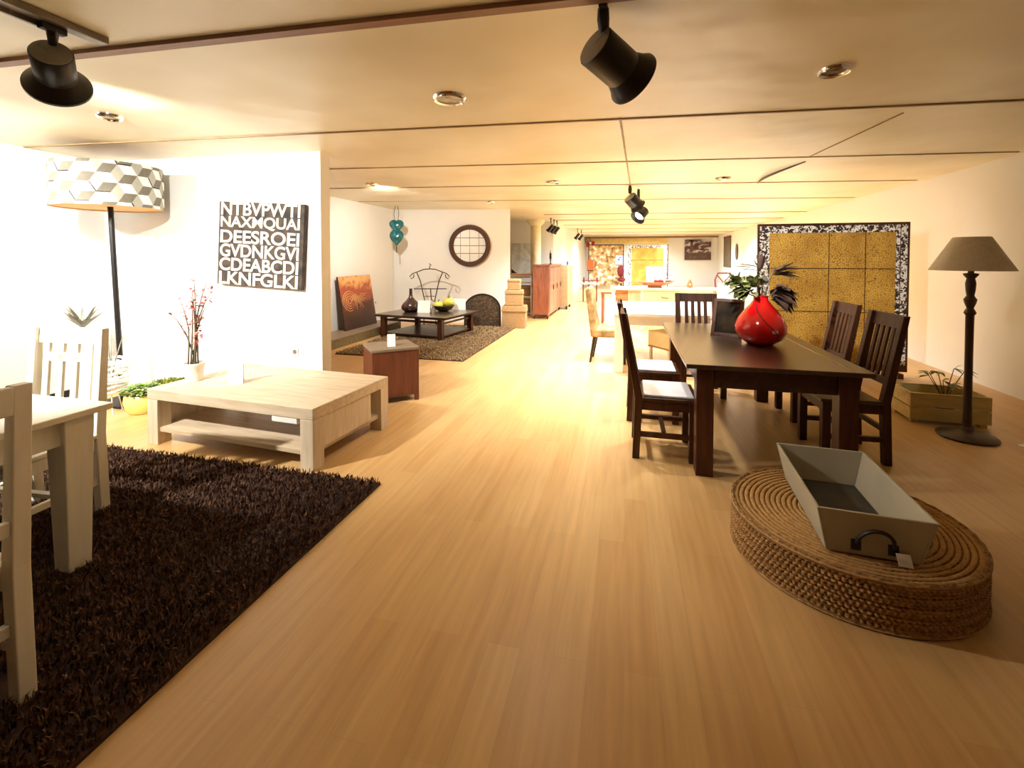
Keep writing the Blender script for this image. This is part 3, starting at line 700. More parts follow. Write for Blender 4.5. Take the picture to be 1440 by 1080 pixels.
MB().lathe([(.072, .128), (.04, .136), (.002, .138)], 24, cap=False).build('soil', 'soil', pp)
rp = thing('red_leaf_plant', 'plant with bare stems and pink red leaves in the white pot', 'plant', (-3.52, 3.08, .575))
stm = MB(); lf = MB(); lf2 = MB()
tipsr = [(-.27, .0, .43), (-.16, .02, .53), (-.10, .1, .74), (.0, .0, .55), (.05, -.05, .62), (.12, .03, .70), (.20, .0, .62), (.09, .05, .50), (.08, -.02, .28)]
for i, (x, y, z) in enumerate(tipsr):
    b = Vector((random.uniform(-.045, .05), random.uniform(-.04, .04), -.01)); tip = Vector((x, y, z))
    mid = Vector((x*.28+b.x*.6, y*.3, z*.55)); stm.tube([b, (b+mid)/2+Vector((.004, 0, 0)), mid, (mid+tip)/2+Vector((0, 0, .03)), tip], [.007, .007, .006, .004, .002], 6)
    for k in range(17):
        s = random.uniform(0, 1); p = mid.lerp(tip, s)+Vector((0, 0, .03*math.sin(PI*s)))
        (lf2 if i == 3 and k % 2 else lf).leaf(p+Vector((random.uniform(-.02, .02), random.uniform(-.02, .02), random.uniform(-.02, .02))), (random.uniform(-1, 1), random.uniform(-1, 1), random.uniform(-.4, .9)), .045*random.uniform(.7, 1.2), .024, .2, .2)
stm.build('stem', 'stem', rp, smooth=True); lf.build('leaves', 'redleaf', rp, fix=False); lf2.build('orange_leaves', 'hexlin', rp, fix=False)

yp = thing('planter_bowl', 'round yellow glazed planter with bushy green plant on the floor by the coffee table', 'planter', (-4.455, 3.36, 0))
MB().lathe([(.07, 0), (.10, .004), (.135, .05), (.15, .11), (.142, .165), (.13, .18), (.122, .178), (.13, .15)], 40).build('pot', 'poty', yp, smooth=True)
MB().lathe([(.128, .155), (.002, .165)], 24, cap=False).build('soil', 'soil', yp)
gp = thing('bushy_plant', 'low bushy green plant spilling over the yellow planter', 'plant', (-4.455, 3.36, .165))
lf = MB()
for i in range(420):
    a = random.uniform(0, 2*PI); r = .17*math.sqrt(random.random()); z = .02+.10*(1-(r/.2)**2)*random.uniform(.4, 1)
    lf.leaf((r*math.cos(a)*.9, r*math.sin(a)*.9, max(.012, z*.8)), (math.cos(a)+random.uniform(-.7, .7), math.sin(a)+random.uniform(-.7, .7), random.uniform(.1, 1.2)), .05, .024, .3, .2)
lf.build('leaves', 'green', gp, fix=False)
mp_ = thing('moss_tray', 'low olive green mossy planter behind the coffee table by the white partition', 'planter', (-4.50, 3.76, 0), R(3))
MB().box((-.24, -.10, 0), (.24, .10, .17)).build('trough', 'poty', mp_, bevel=.01)
lf = MB()
for i in range(500):
    x = random.uniform(-.24, .24); y = random.uniform(-.1, .1)
    lf.leaf((x, y, .172), (random.uniform(-.8, .8), random.uniform(-.8, .8), 1), random.uniform(.03, .055), .014, .2, .1, 3)
lf.build('moss', 'moss', mp_, fix=False)

# white coil vase with twigs and a grey plant behind the cream chair
cv = thing('cord_ornament', 'white wound cord ball on thin legs with grey twigs, before the drum lamp post', 'ornament', (-4.74, 3.28, 0))
mb = MB()
for k in range(3):
    a = R(90+120*k); MB().tube([(.10*math.cos(a), .10*math.sin(a), 0), (.05*math.cos(a), .05*math.sin(a), .24), (.07*math.cos(a), .07*math.sin(a), .48)], .005, 6).build('leg', 'potw', cv)
for k in range(9):
    z = .22+.034*k; pts = []
    rr = .10+.035*math.sin(PI*(k+.8)/9)
    for i in range(22):
        a = 2*PI*i/22; pts.append((rr*math.cos(a)*(1+.08*math.sin(3*a+k)), rr*math.sin(a), z+.016*math.sin(2*a+k*1.3)))
    mb.tube(pts, .013, 6, closed=True)
mb.build('cord_coils', 'potw', cv, smooth=True)
mb = MB()
for (x, y, z) in ((.14, .02, .60), (.06, -.05, .52), (-.12, .03, .56), (-.05, .05, .62)):
    mb.tube([(0, 0, .24), (x*.4, y*.4, .50), (x, y, z+.14)], [.008, .007, .003], 6)
mb.build('twigs', 'leafgr', cv)
gq = thing('grey_plant', 'small grey green spiky plant behind the cream chair back', 'plant', (-5.42, 3.5, 0))
MB().lathe([(.08, 0), (.11, .68), (.12, .74), (.10, .74)], 24).build('pot', 'potw', gq, smooth=True)
lf = MB()
for i in range(46):
    a = random.uniform(0, 2*PI); lf.leaf((0, 0, .74), (math.cos(a)*.8, math.sin(a)*.8, random.uniform(.5, 1.8)), random.uniform(.22, .36), .03, .15, .2)
lf.build('leaves', 'leafgr', gq, fix=False)

# ------------------------------------------------------------------ drum floor lamp, left
dl = thing('floor_lamp', 'tall floor lamp with large geometric print drum shade in the left corner', 'floor lamp', (-4.95, 3.5, 0))
MB().box((-.2, -.14, 0), (.2, .14, .022)).build('base', 'blackm', dl, bevel=.004)
MB().tube([(0.05, 0, .02), (-.06, 0, 2.02)], .024, 16).build('pole', 'blackm', dl, smooth=True)
MB().tube([(-.06, 0, 1.9), (-.07, 0, 2.3)], .014, 10).tube([(-.505, 0, 2.30), (.365, 0, 2.30)], .006).tube([(-.07, -.435, 2.30), (-.07, .435, 2.30)], .006).build('shade_carrier', 'blackm', dl)
seg = 96; r_ = .44; cx = -.07; z0, z1 = 1.96, 2.375
def clip(poly, ax, lim, keep_less):
    out = []
    for i in range(len(poly)):
        p, q = poly[i], poly[(i+1) % len(poly)]
        ip = (p[ax] <= lim) == keep_less or p[ax] == lim; iq = (q[ax] <= lim) == keep_less or q[ax] == lim
        if ip: out.append(p)
        if ip != iq:
            t = (lim-p[ax])/(q[ax]-p[ax]); out.append(tuple(p[k]+t*(q[k]-p[k]) for k in range(2)))
    return out
def wrap(mb, poly, rad, mats=None, mi=0):
    # poly in (arc length, height); cut into narrow strips and bent round the drum
    poly = clip(clip(poly, 1, z0, False), 1, z1, True)
    if len(poly) < 3: return
    st = 2*PI*r_/seg; u0 = min(p[0] for p in poly); u1 = max(p[0] for p in poly)
    k = math.floor(u0/st)
    while k*st < u1-1e-9:
        q = clip(clip(poly, 0, k*st, False), 0, (k+1)*st, True)
        if len(q) >= 3:
            n = len(mb.v)
            mb.v += [(cx+rad*math.cos(p[0]/r_), rad*math.sin(p[0]/r_), p[1]) for p in q]
            mb.f.append(tuple(range(n, n+len(q))))
            if mats is not None: mats.append(mi)
        k += 1
ncol = 18; sx_ = 2*PI*r_/(1.5*ncol); sh = MB(); mats = []; hh_ = sx_*math.sqrt(3)
random.seed(3)
for c in range(ncol):
    for rr_ in range(-1, 4):
        ux = c*1.5*sx_; uz = z0+.03+rr_*hh_+(hh_/2 if c % 2 else 0)
        V = [(ux+sx_*math.cos(k*PI/3), uz+sx_*math.sin(k*PI/3)) for k in range(6)]; C_ = (ux, uz)
        for k, mi in ((0, 0), (2, 1), (4, 2)):
            wrap(sh, [C_, V[k], V[k+1], V[(k+2) % 6]], r_, mats, mi)
        if (c+2*rr_) % 3 == 0:
            def bar(p, q, w=.011):
                d = Vector((q[0]-p[0], q[1]-p[1])); nn = Vector((-d.y, d.x)).normalized()*w/2
                wrap(sh, [(p[0]-nn.x, p[1]-nn.y), (q[0]-nn.x, q[1]-nn.y), (q[0]+nn.x, q[1]+nn.y), (p[0]+nn.x, p[1]+nn.y)], r_+.0015, mats, 3)
            bar(V[3], V[4]); bar(V[4], V[5])
random.seed(11)
so = sh.build('lamp_shade', 'shadew', dl, fix=False, label='white and grey geometric print shade')
so.data.materials.append(M['shadeg']); so.data.materials.append(M['shaded']); so.data.materials.append(M['blackm'])
so.data.polygons.foreach_set('material_index', mats)
sl = MB().lathe([(r_-.004, z0+.001), (r_-.004, z1)], 96, c=(cx, 0, 0), cap=False).build('shade_lining', 'hexlin', dl, smooth=True)
MB().lathe([(r_-.006, z0+.012), (.03, z0+.016)], 64, c=(cx, 0, 0), cap=False).build('diffuser', 'hexlin', dl, label='orange diffuser disc')

# ------------------------------------------------------------------ letter picture
def text_mesh(s, size):
    cu = bpy.data.curves.new('txt', 'FONT'); cu.body = s; cu.size = size; cu.extrude = .002; cu.offset = .003*size/.15; cu.space_character = .98
    ob = bpy.data.objects.new('txt', cu); COL.objects.link(ob)
    bpy.context.view_layer.update()
    me = bpy.data.meshes.new_from_object(ob.evaluated_get(bpy.context.evaluated_depsgraph_get()))
    bpy.data.objects.remove(ob); return me
lp = thing('letter_picture', 'square dark canvas covered with rows of cream capital letters on the white partition', 'picture', (-3.675, 3.983, 1.60))
lp.rotation_euler = (0, R(3.2), R(3))
pw, ph = .50, .435
MB().box((-pw, 0, -ph), (pw, .045, ph)).build('canvas', 'canvas', lp, bevel=.003)
rows = ['NTBVPWTI', 'NAXMQUAI', 'DEESROEI', 'GVDNKGVI', 'CDEABCDI', 'LKNFGLKI']
rh = 2*ph/6
for i, s in enumerate(rows):
    me = text_mesh(s, .178)
    xs = [v.co.x for v in me.vertices]; ys = [v.co.y for v in me.vertices]
    sx = (2*pw-.07)/(max(xs)-min(xs)); sy = (rh*.94)/(max(ys)-min(ys)); ox, oy = min(xs), min(ys)
    for v_ in me.vertices:
        x, y, z = v_.co; v_.co = (-pw+.025+(x-ox)*sx, -.0025-z, ph-rh*(i+1)+.004+(y-oy)*sy)
    me.materials.append(M['letters']); o = bpy.data.objects.new('lettering', me); COL.objects.link(o); o.parent = lp
# wall sockets
def socket(x, y, z, rz, label):
    s = thing('wall_socket', label, 'socket', (x, y, z), rz)
    MB().box((-.04, -.008, -.04), (.04, 0, .04)).build('plate', 'potw', s, bevel=.003)
    MB().lathe([(.022, 0), (.022, .003), (.018, .003)], 20, mtx=Matrix.Translation((0, -.008, 0)) @ Matrix.Rotation(R(90), 4, 'X')).build('insert', 'capm', s)
socket(-3.33, 4.063, .49, R(3), 'small socket low on the white partition above the coffee table')
socket(-5.08, 8.6, .53, R(90), 'small socket low on the alcove wall beside the orange painting')

# ------------------------------------------------------------------ brown box table
bt = thing('side_table', 'small square brown box table with grey top in the aisle', 'side table', (-2.40, 4.36, 0), R(42))
s = .235
MB().box((-s, -s, .06), (s, s, .525)).build('body', 'mahog', bt, bevel=.003)
MB().box((-s-.008, -s-.008, .525), (s+.008, s+.008, .55)).build('table_top', 'boxtop', bt, bevel=.003)
for sx in (-1, 1):
    for sy in (-1, 1): MB().box((sx*s-.02-sx*.02, sy*s-.02-sy*.02, 0), (sx*s+.02-sx*.02, sy*s+.02-sy*.02, .06)).build('foot', 'mahog', bt)
MB().box((-s+.02, -s-.004, .09), (s-.02, -s, .50)).build('door', 'mahog', bt)
card('price_card', 'white folded price card on the small brown box table', -2.34, 4.27, .55, .08, .13, R(32), 14)

# ------------------------------------------------------------------ alcove: plinth, painting, low table
ph_ = thing('plinth', 'low olive brown plinth under the orange painting along the alcove wall', 'plinth', (-4.72, 7.4, 0))
MB().box((-.33, -1.25, 0), (.20, 1.25, .14)).build('slab', 'plinth', ph_, bevel=.004)
MB().box((-.335, -1.255, .14), (.205, 1.255, .155)).build('top', 'boxtop', ph_, bevel=.003)
op = thing('painting', 'orange and red abstract canvas leaning against the alcove wall', 'painting', (-4.84, 7.72, .155), R(90))
ml = Matrix.Rotation(R(-9), 4, 'X')
MB().box((-.53, -.002, .0), (.53, .03, .98), ml).build('canvas', 'canvdark', op)
MB().box((-.528, -.005, .002), (.528, -.001, .978), ml).build('painted_face', 'orange', op)
ray_ = MB()
for i in range(13):
    a = R(192+12.5*i); l = .30+.07*math.sin(i*2.1)
    ray_.tube([ml @ Vector((.02+.07*math.cos(a), -.007, .66+.06*math.sin(a))), ml @ Vector((.02+.2*math.cos(a+.08), -.007, .66+.18*math.sin(a+.08))), ml @ Vector((.02+l*math.cos(a+.2), -.007, .66+l*.9*math.sin(a+.2)))], [.002, .006, .003], 5)
for i in range(4):
    pts_ = [ml @ Vector((-.28+(.06+.05*i)*math.cos(k/10*5.0), -.007, .52+(.05+.045*i)*math.sin(k/10*5.0))) for k in range(11)]
    ray_.tube(pts_, .005, 5)
ray_.build('pale_rays', 'hexlin', op)

lt = thing('low_table', 'low dark lacquered table with flared top in the alcove', 'coffee table', (-3.64, 8.06, .012), R(-9))
a, b = .74, .62
MB().hexa([(-a, -b, .375), (a, -b, .375), (a, b, .375), (-a, b, .375)], [(-a-.03, -b-.02, .42), (a+.03, -b-.02, .42), (a+.03, b+.02, .42), (-a-.03, b+.02, .42)]).build('table_top', 'darktop', lt, bevel=.004)
for sx in (-1, 1):
    for sy in (-1, 1):
        cx, cy = sx*(a-.13), sy*(b-.08); MB().box((cx-.045, cy-.045, 0), (cx+.045, cy+.045, .375)).build('leg', 'darkz', lt, bevel=.003)
MB().box((-a+.1, -b+.06, .30), (a-.1, -b+.09, .34)).box((-a+.1, b-.09, .30), (a-.1, b-.06, .34)).box((a-.15, -b+.1, .28), (a-.12, b-.1, .31)).box((-a+.12, -b+.1, .28), (-a+.15, b-.1, .31)).build('rail', 'darkz', lt)
MB().box((-a+.12, -b+.08, .055), (a-.12, b-.08, .08)).build('lower_shelf', 'dark', lt)
bv = thing('bottle_vase', 'dark bottle vase with long neck on the low dark table', 'vase', (-3.98, 8.02, .432))
MB().lathe([(.08, 0), (.12, .005), (.175, .06), (.185, .10), (.16, .155), (.09, .225), (.045, .28), (.03, .34), (.028, .43), (.036, .445), (.022, .445)], 36).build('body', 'vasebr', bv, smooth=True)
MB().lathe([(.030, .36), (.033, .363), (.033, .372), (.030, .375)], 24, cap=False).build('neck_ring', 'vasebr', bv)
card('sign_card', 'white square card left of the yellow fruits on the low dark table', -3.68, 7.94, .432, .24, .23, R(8))
card('sign_card', 'white square card right of the yellow fruits on the low dark table', -3.20, 8.56, .432, .24, .22, R(14))
fb = thing('fruit_bowl', 'dark round bowl under the yellow fruits on the low dark table', 'bowl', (-3.42, 8.28, .432))
MB().lathe([(.07, 0), (.09, .004), (.17, .05), (.21, .11), (.205, .112), (.16, .06), (.002, .02)], 36).build('body', 'bowl', fb, smooth=True)
MB().lathe([(.205, .105), (.212, .108), (.214, .114), (.206, .116)], 36, cap=False).build('rim', 'bowl', fb)
for k, (x, y, z, sc, lab) in enumerate(((-3.50, 8.21, .555, .095, 'yellow green fruit in front in the dark bowl'), (-3.35, 8.37, .60, .115, 'larger yellow green fruit at the back of the dark bowl'))):
    f = thing('fruit', lab, 'fruit', (x, y, z-.0), .3*k, 'yellow fruits in the bowl')
    mb = MB(); sg, rg = 32, 12; vs = []; fs = []
    for i in range(rg+1):
        th = PI*i/rg
        for q in range(sg):
            an = 2*PI*q/sg; lob = 1-.07*abs(math.cos(an*4))
            vs.append((sc*math.sin(th)*math.cos(an)*lob, sc*math.sin(th)*math.sin(an)*lob, -sc*.82*math.cos(th)*(1-.15*math.exp(-((th-PI)/.4)**2))))
    for i in range(rg):
        for q in range(sg): fs.append((i*sg+q, i*sg+(q+1) % sg, (i+1)*sg+(q+1) % sg, (i+1)*sg+q))
    mb.add(vs, fs); mb.build('body', 'fruit', f, smooth=True)
    MB().tube([(0, 0, sc*.68), (.01, 0, sc*.95), (.025, 0, sc*1.1)], [.012, .009, .008], 7).build('stalk', 'stem', f)
va = thing('valet_stand', 'thin dark wire valet stand shaped like a coat hanger behind the low table', 'valet stand', (-4.02, 8.98, .03), R(14))
mb = MB()
for s in (-1, 1):
    mb.tube([(s*.13, 0, 0), (s*.11, 0, .55), (s*.20, 0, .95), (s*.27, 0, 1.12)], .011, 8)
    mb.tube([(0, 0, 1.20), (s*.12, 0, 1.19), (s*.25, 0, 1.14), (s*.36, 0, 1.10), (s*.42, 0, 1.04), (s*.39, 0, .99), (s*.34, 0, 1.02), (s*.33, 0, 1.08)], .010, 8)
    mb.tube([(s*.13, .0, .03), (s*.16, .16, 0)], .011, 6)
    mb.tube([(s*.13, .0, .03), (s*.16, -.16, 0)], .011, 6)
mb.build('frame', 'wirem', va, smooth=True)
MB().tube([(-.33, -.02, .78), (.36, -.02, .78)], .010, 8).tube([(-.11, 0, .62), (.11, 0, .62)], .008, 6).build('trouser_bar', 'wirem', va)
MB().tube([(0, 0, 1.19), (0, 0, 1.25), (.03, 0, 1.28), (-.01, 0, 1.31)], .010, 8).build('hook', 'wirem', va)
MB().tube([(.02, -.02, .78), (.04, -.03, .55), (.12, -.03, .50), (.05, -.03, .35)], .014, 6).build('hanging_strap', 'stem', va)

def heart(w, h, d, z0):
    N, Rg = 40, 7; out = []
    for i in range(N):
        a = 2*PI*i/N; x = 16*math.sin(a)**3; y = 14*math.cos(a)-3.2*math.cos(2*a)-1.4*math.cos(3*a)-.5*math.cos(4*a)
        out.append((x/16*w/2, (y+17)/29*h))
    vs = []; fs = []
    for side in (-1, 1):
        st = len(vs)
        for k in range(Rg):
            s = math.cos(PI/2*k/Rg); dz = d*math.sin(PI/2*k/Rg)
            for x, y in out: vs.append((x*s, side*dz, z0+h*.55+(y-h*.55)*s))
        c = len(vs); vs.append((0, side*d, z0+h*.55))
        for k in range(Rg-1):
            for i in range(N): j = (i+1) % N; fs.append((st+k*N+i, st+k*N+j, st+(k+1)*N+j, st+(k+1)*N+i))
        for i in range(N): fs.append((st+(Rg-1)*N+i, st+(Rg-1)*N+(i+1) % N, c))
    m = MB(); m.add(vs, fs); return m
hm = thing('heart_mobile', 'two teal ceramic hearts hung one above the other from the alcove ceiling', 'hanging ornament', (-4.66, 8.75, CH), R(20))
heart(.30, .30, .07, -.585).build('upper_heart', 'teal', hm, smooth=True)
heart(.29, .37, .07, -.87).build('lower_heart', 'teal', hm, smooth=True)
MB().tube([(-.02, 0, 0), (-.04, 0, -.10), (-.05, 0, -.17), (-.03, 0, -.30)], .006, 6).tube([(.02, 0, 0), (.045, 0, -.10), (.05, 0, -.17), (.03, 0, -.30)], .006, 6).build('cord', 'wirem', hm)
MB().tube([(0, 0, -.85), (0, 0, -.98)], .010, 8).build('tail', 'wirem', hm)

def mirror_at(x, y, z, rz, r):
    o = thing('round_mirror', 'round mirror with dark braided frame and pane bars on the alcove wall', 'mirror', (x, y, z), rz)
    mm = Matrix.Rotation(R(90), 4, 'X')
    pts = [(r*math.cos(2*PI*i/64), -.03, r*math.sin(2*PI*i/64)) for i in range(64)]
    MB().tube(pts, .055, 12, closed=True).build('frame', 'rope', o, smooth=True)
    MB().lathe([(r-.01, .0), (r-.01, .012)], 48, mtx=mm).build('glass', 'mirror', o)
    mb = MB(); k = .36*r
    for zz in (-.42*r, 0, .42*r):
        hw = math.sqrt(r*r-zz*zz)-.04; mb.box((-hw, -.022, zz-.008), (hw, -.013, zz+.008))
    for xx in (-.5*r, 0, .5*r):
        hw = math.sqrt(r*r-xx*xx)-.04; mb.box((xx-.005, -.020, -hw), (xx+.005, -.013, hw))
    mb.build('pane_bars', 'capm', o); return o
th_ = math.atan2(10.02-9.36, -2.53+5.23)
mx_ = -3.41; my_ = 9.36+(mx_+5.23)/2.70*.66
mirror_at(mx_+.02*math.sin(th_), my_-.018, 1.735, th_, .415)
fs_ = thing('fire_screen', 'dark arched screen standing between the low table and the baskets', 'screen', (-2.93, 9.22, 0), R(8))
n = 18; arc = [(.39*math.cos(PI*i/n), .38+.33*math.sin(PI*i/n)) for i in range(n+1)]
out = [(.39, .0)] + arc + [(-.39, .0)]
inn_ = [(x*.93, .02+(z-.0)*.94) for x, z in out]
mb = MB(); N = len(out)
vs = [(x, -.025, z) for x, z in out]+[(x, -.025, z) for x, z in inn_]+[(x, .025, z) for x, z in out]+[(x, .025, z) for x, z in inn_]
fcs = []
for i in range(N):
    j = (i+1) % N; fcs += [(i, j, N+j, N+i), (2*N+i, 3*N+i, 3*N+j, 2*N+j), (i, 2*N+i, 2*N+j, j), (N+i, N+j, 3*N+j, 3*N+i)]
mb.add(vs, fcs); mb.build('frame', 'blackm', fs_)
vs = [(x, -.01, z) for x, z in inn_]+[(x, .01, z) for x, z in inn_]
mb = MB(); mb.add(vs, [tuple(range(N)), tuple(range(2*N-1, N-1, -1))]); mb.build('mesh_panel', 'iron', fs_)
def basket(label, x, y, z, w, d, h, rz):
    o = thing('lidded_basket', label, 'basket', (x, y, z), rz, 'stacked woven baskets')
    hl = h*.26
    MB().hexa(*frust(-w*.46, -d*.46, w*.46, d*.46, 0, -w*.47, -d*.47, w*.47, d*.47, h-hl)).build('body', 'grassl', o, bevel=.012)
    MB().hexa(*frust(-w*.5, -d*.5, w*.5, d*.5, h-hl+.001, -w*.47, -d*.47, w*.47, d*.47, h)).build('lid', 'grassl', o, bevel=.010)
    return o
basket('largest woven tan basket, bottom of the stack beside the arched screen', -2.27, 9.40, 0, .52, .40, .46, R(6))
basket('middle woven tan basket of the stack beside the arched screen', -2.28, 9.40, .461, .40, .32, .33, R(10))
basket('smallest woven tan basket on top of the stack', -2.28, 9.40, .792, .28, .24, .225, R(4))

# ------------------------------------------------------------------ aisle, behind the alcove wall
cb_ = thing('sideboard', 'tall red brown sideboard on thin legs standing along the aisle', 'cabinet', (-1.95, 11.75, 0))
MB().box((-.20, -.98, .10), (.18, .98, 1.26)).build('body', 'redwood', cb_, bevel=.005)
MB().box((-.24, -1.02, 1.26), (.22, 1.02, 1.30)).build('top', 'redwood', cb_, bevel=.004)
MB().box((-.205, -1.0, .07), (-.165, -.93, 1.26)).box((.145, -1.0, .07), (.185, -.93, 1.26)).build('corner_post', 'redwood', cb_)
for k in range(3):
    y0 = -.92+.62*k; d_ = MB().box((.18, y0, .16), (.196, y0+.60, 1.22)).build('door', 'redwood', cb_, bevel=.004)
    MB().box((.196, y0+.53, .68), (.212, y0+.55, .80)).build('handle', 'blackm', d_)
for sx in (-.17, .15):
    for sy in (-.96, .94): MB().hexa([(sx-.012, sy-.012, 0), (sx+.012, sy-.012, 0), (sx+.012, sy+.012, 0), (sx-.012, sy+.012, 0)], [(sx-.025, sy-.025, .10), (sx+.025, sy-.025, .10), (sx+.025, sy+.025, .10), (sx-.025, sy+.025, .10)]).build('leg', 'blackm', cb_)
rt = thing('rattan_cabinet', 'pale woven rattan cabinet with rounded foot beyond the red sideboard', 'cabinet', (-1.80, 13.45, 0))
pr_ = [(-.55, .10), (.25, .10), (.45, .16), (.58, .30), (.60, .5), (.60, 1.22), (-.55, 1.26)]
MB().prism(pr_, -.18, .22).build('body', 'rattan', rt, bevel=.01)
MB().box((-.17, -.5, 0), (-.12, -.45, .10)).box((.15, -.5, 0), (.20, -.45, .10)).box((-.17, .2, 0), (-.12, .25, .10)).box((.15, .2, 0), (.20, .25, .10)).build('leg', 'blackm', rt)
MB().tube([(.2, -.5, 1.25), (.2, -.5, 1.36)], .02, 8).build('knob', 'blackm', rt)
# shelf with woven boxes, grey picture, column
sh_ = thing('shelf_unit', 'low white shelf unit between the baskets and the red sideboard', 'shelf', (-2.62, 11.6, 0))
MB().box((-.30, -.18, .0), (-.27, .18, 1.02)).box((.27, -.18, .0), (.30, .18, 1.02)).build('side', 'whitet', sh_)
for z in (.03, .46, .80, 1.0): MB().box((-.27, -.18, z), (.27, .18, z+.025)).build('shelf', 'whitet', sh_)
MB().box((-.31, -.20, 1.025), (.31, .19, 1.055)).build('top_board', 'boat', sh_)
basket('tan woven basket on the upper level of the white shelf unit', -2.56, 11.6, .485, .34, .28, .26, .1)
basket('tan woven basket on the bottom level of the white shelf unit', -2.54, 11.6, .055, .32, .28, .34, .1)
gpic = thing('grey_picture', 'pale grey abstract picture with dark corner on the wall behind the red sideboard', 'picture', (-3.06, 13.62, 1.42), R(2.8))
MB().box((-.33, 0, -.48), (.33, .03, .48)).build('canvas', 'greyprint', gpic)
MB().hexa([(-.332, -.003, -.482), (-.10, -.003, -.482), (-.10, 0, -.482), (-.332, 0, -.482)], [(-.332, -.003, -.28), (-.325, -.003, -.30), (-.325, 0, -.30), (-.332, 0, -.28)]).build('dark_corner', 'blackm', gpic)
clm = MB().lathe([(.20, 0), (.20, .08), (.15, .12), (.15, 2.38), (.24, 2.46), (.26, 2.5), (.26, CH)], 32)
struct('trim_16', clm, 'cream', smooth=True).location = (-2.52, 13.0, 0)
# small black lamp on the sideboard
bl = thing('black_ornament', 'slim black upright ornament on top of the red sideboard', 'ornament', (-1.80, 11.2, 1.30))
MB().lathe([(.035, 0), (.04, .01), (.012, .03), (.014, .10), (.028, .16), (.026, .27), (.01, .29)], 20).build('body', 'blackm', bl, smooth=True)
MB().lathe([(.006, .28), (.008, .33), (.003, .35)], 12).build('tip', 'blackm', bl)

# ------------------------------------------------------------------ white table group behind the dark table
w2 = thing('dining_table', 'long white table behind the dark dining table', 'table', (.66, 6.80, 0))
MB().box((-.80, -.84, .725), (.80, .84, .765)).build('table_top', 'whitet', w2, bevel=.004)
MB().box((-.72, -.80, .61), (.72, -.77, .725)).box((-.72, .77, .61), (.72, .80, .725)).box((-.77, -.72, .61), (-.74, .72, .725)).box((.74, -.72, .61), (.77, .72, .725)).build('apron', 'whitet', w2)
for sx in (-1, 1):
    for sy in (-1, 1):
        cx, cy = sx*.74, sy*.78; MB().box((cx-.055, cy-.055, 0), (cx+.055, cy+.055, .725)).build('leg', 'whitet', w2, bevel=.004)
def uph_chair(label, x, y, rz, um):
    o = thing('upholstered_chair', label, 'chair', (x, y, 0), rz, 'upholstered chairs at the white table')
    MB().box((-.23, -.26, .36), (.23, .20, .48)).build('seat', um, o, bevel=.025)
    poly = [(.14, .36), (.24, .36), (.32, 1.02), (.29, 1.06), (.24, 1.04)]
    MB().prism(poly, -.23, .23).build('backrest', um, o, bevel=.02)
    for sx in (-1, 1):
        for sy, lean in ((-1, -.0), (1, .06)):
            cx, cy = sx*.19, -.22 if sy < 0 else .19
            MB().hexa([(cx-.014, cy-.014+lean, 0), (cx+.014, cy-.014+lean, 0), (cx+.014, cy+.014+lean, 0), (cx-.014, cy+.014+lean, 0)], [(cx-.024, cy-.024, .36), (cx+.024, cy-.024, .36), (cx+.024, cy+.024, .36), (cx-.024, cy+.024, .36)]).build('leg', 'blackm', o)
    return o
uph_chair('gold beige upholstered chair on dark legs at the left end of the white table', -.22, 6.66, R(88), 'uph')
st_ = thing('upholstered_stool', 'cream upholstered stool with brown piping under the white table', 'stool', (.56, 6.35, 0), R(40))
MB().box((-.19, -.19, .30), (.19, .19, .50)).build('seat', 'cream', st_, bevel=.012)
MB().box((-.193, -.193, .285), (.193, .193, .30)).build('piping', 'boat', st_)
for sx in (-1, 1):
    for sy in (-1, 1): MB().box((sx*.16-.015, sy*.16-.015, 0), (sx*.16+.015, sy*.16+.015, .285)).build('leg', 'whitet', st_)
# console with drawers
cn = thing('console_table', 'white console table with drawers and brown end panel behind the white table', 'console', (.75, 9.95, 0))
MB().box((-1.05, -.27, .80), (1.25, .27, .85)).build('top', 'whitet', cn, bevel=.003)
MB().box((-.42, -.24, .45), (.40, .24, .80)).build('drawer_box', 'whitet', cn)
d_ = MB().box((-.40, -.255, .56), (.38, -.24, .78)).build('drawer', 'cream', cn)
MB().tube([(-.05, -.26, .68), (-.03, -.275, .66), (.07, -.275, .65), (.09, -.26, .66)], .008, 6).build('handle', 'capm', d_)
d_ = MB().box((.60, -.255, .62), (1.18, -.24, .78)).build('drawer', 'cream', cn)
MB().tube([(.82, -.26, .70), (.84, -.275, .69), (.94, -.275, .69), (.96, -.26, .70)], .008, 6).build('handle', 'capm', d_)
MB().box((-.95, -.22, .50), (-.70, .22, .80)).build('brown_panel', 'boat', cn)
MB().box((-.70, -.235, .50), (-.44, .22, .80)).build('tan_panel', 'ashz', cn)
for sx in (-1.0, 1.2, -.42, .42):
    for sy in (-.22, .22): MB().box((sx-.03, sy-.03, 0), (sx+.03, sy+.03, .80)).build('leg', 'whitet', cn)
bo = thing('boat_bowl', 'long boat shaped orange brown wooden bowl on the white console', 'bowl', (.58, 9.85, .85))
mb = MB(); NU, NV = 24, 9; vs = []; fs = []
for sh2 in (0, 1):
    for i in range(NU+1):
        u = i/NU*2-1; wv = .13*math.sqrt(max(0, 1-abs(u)**2.4))+.004; dp = .085*(1-.6*u*u)
        for j in range(NV):
            q = j/(NV-1)*2-1; up = .115+.05*abs(u)**3
            vs.append((u*.40, q*wv*(1-.08*sh2), up-dp*math.sqrt(max(0, 1-q*q))*(1-.12*sh2)+.0*sh2-(.115-.085)*(1-abs(u))*0))
st0 = (NU+1)*NV
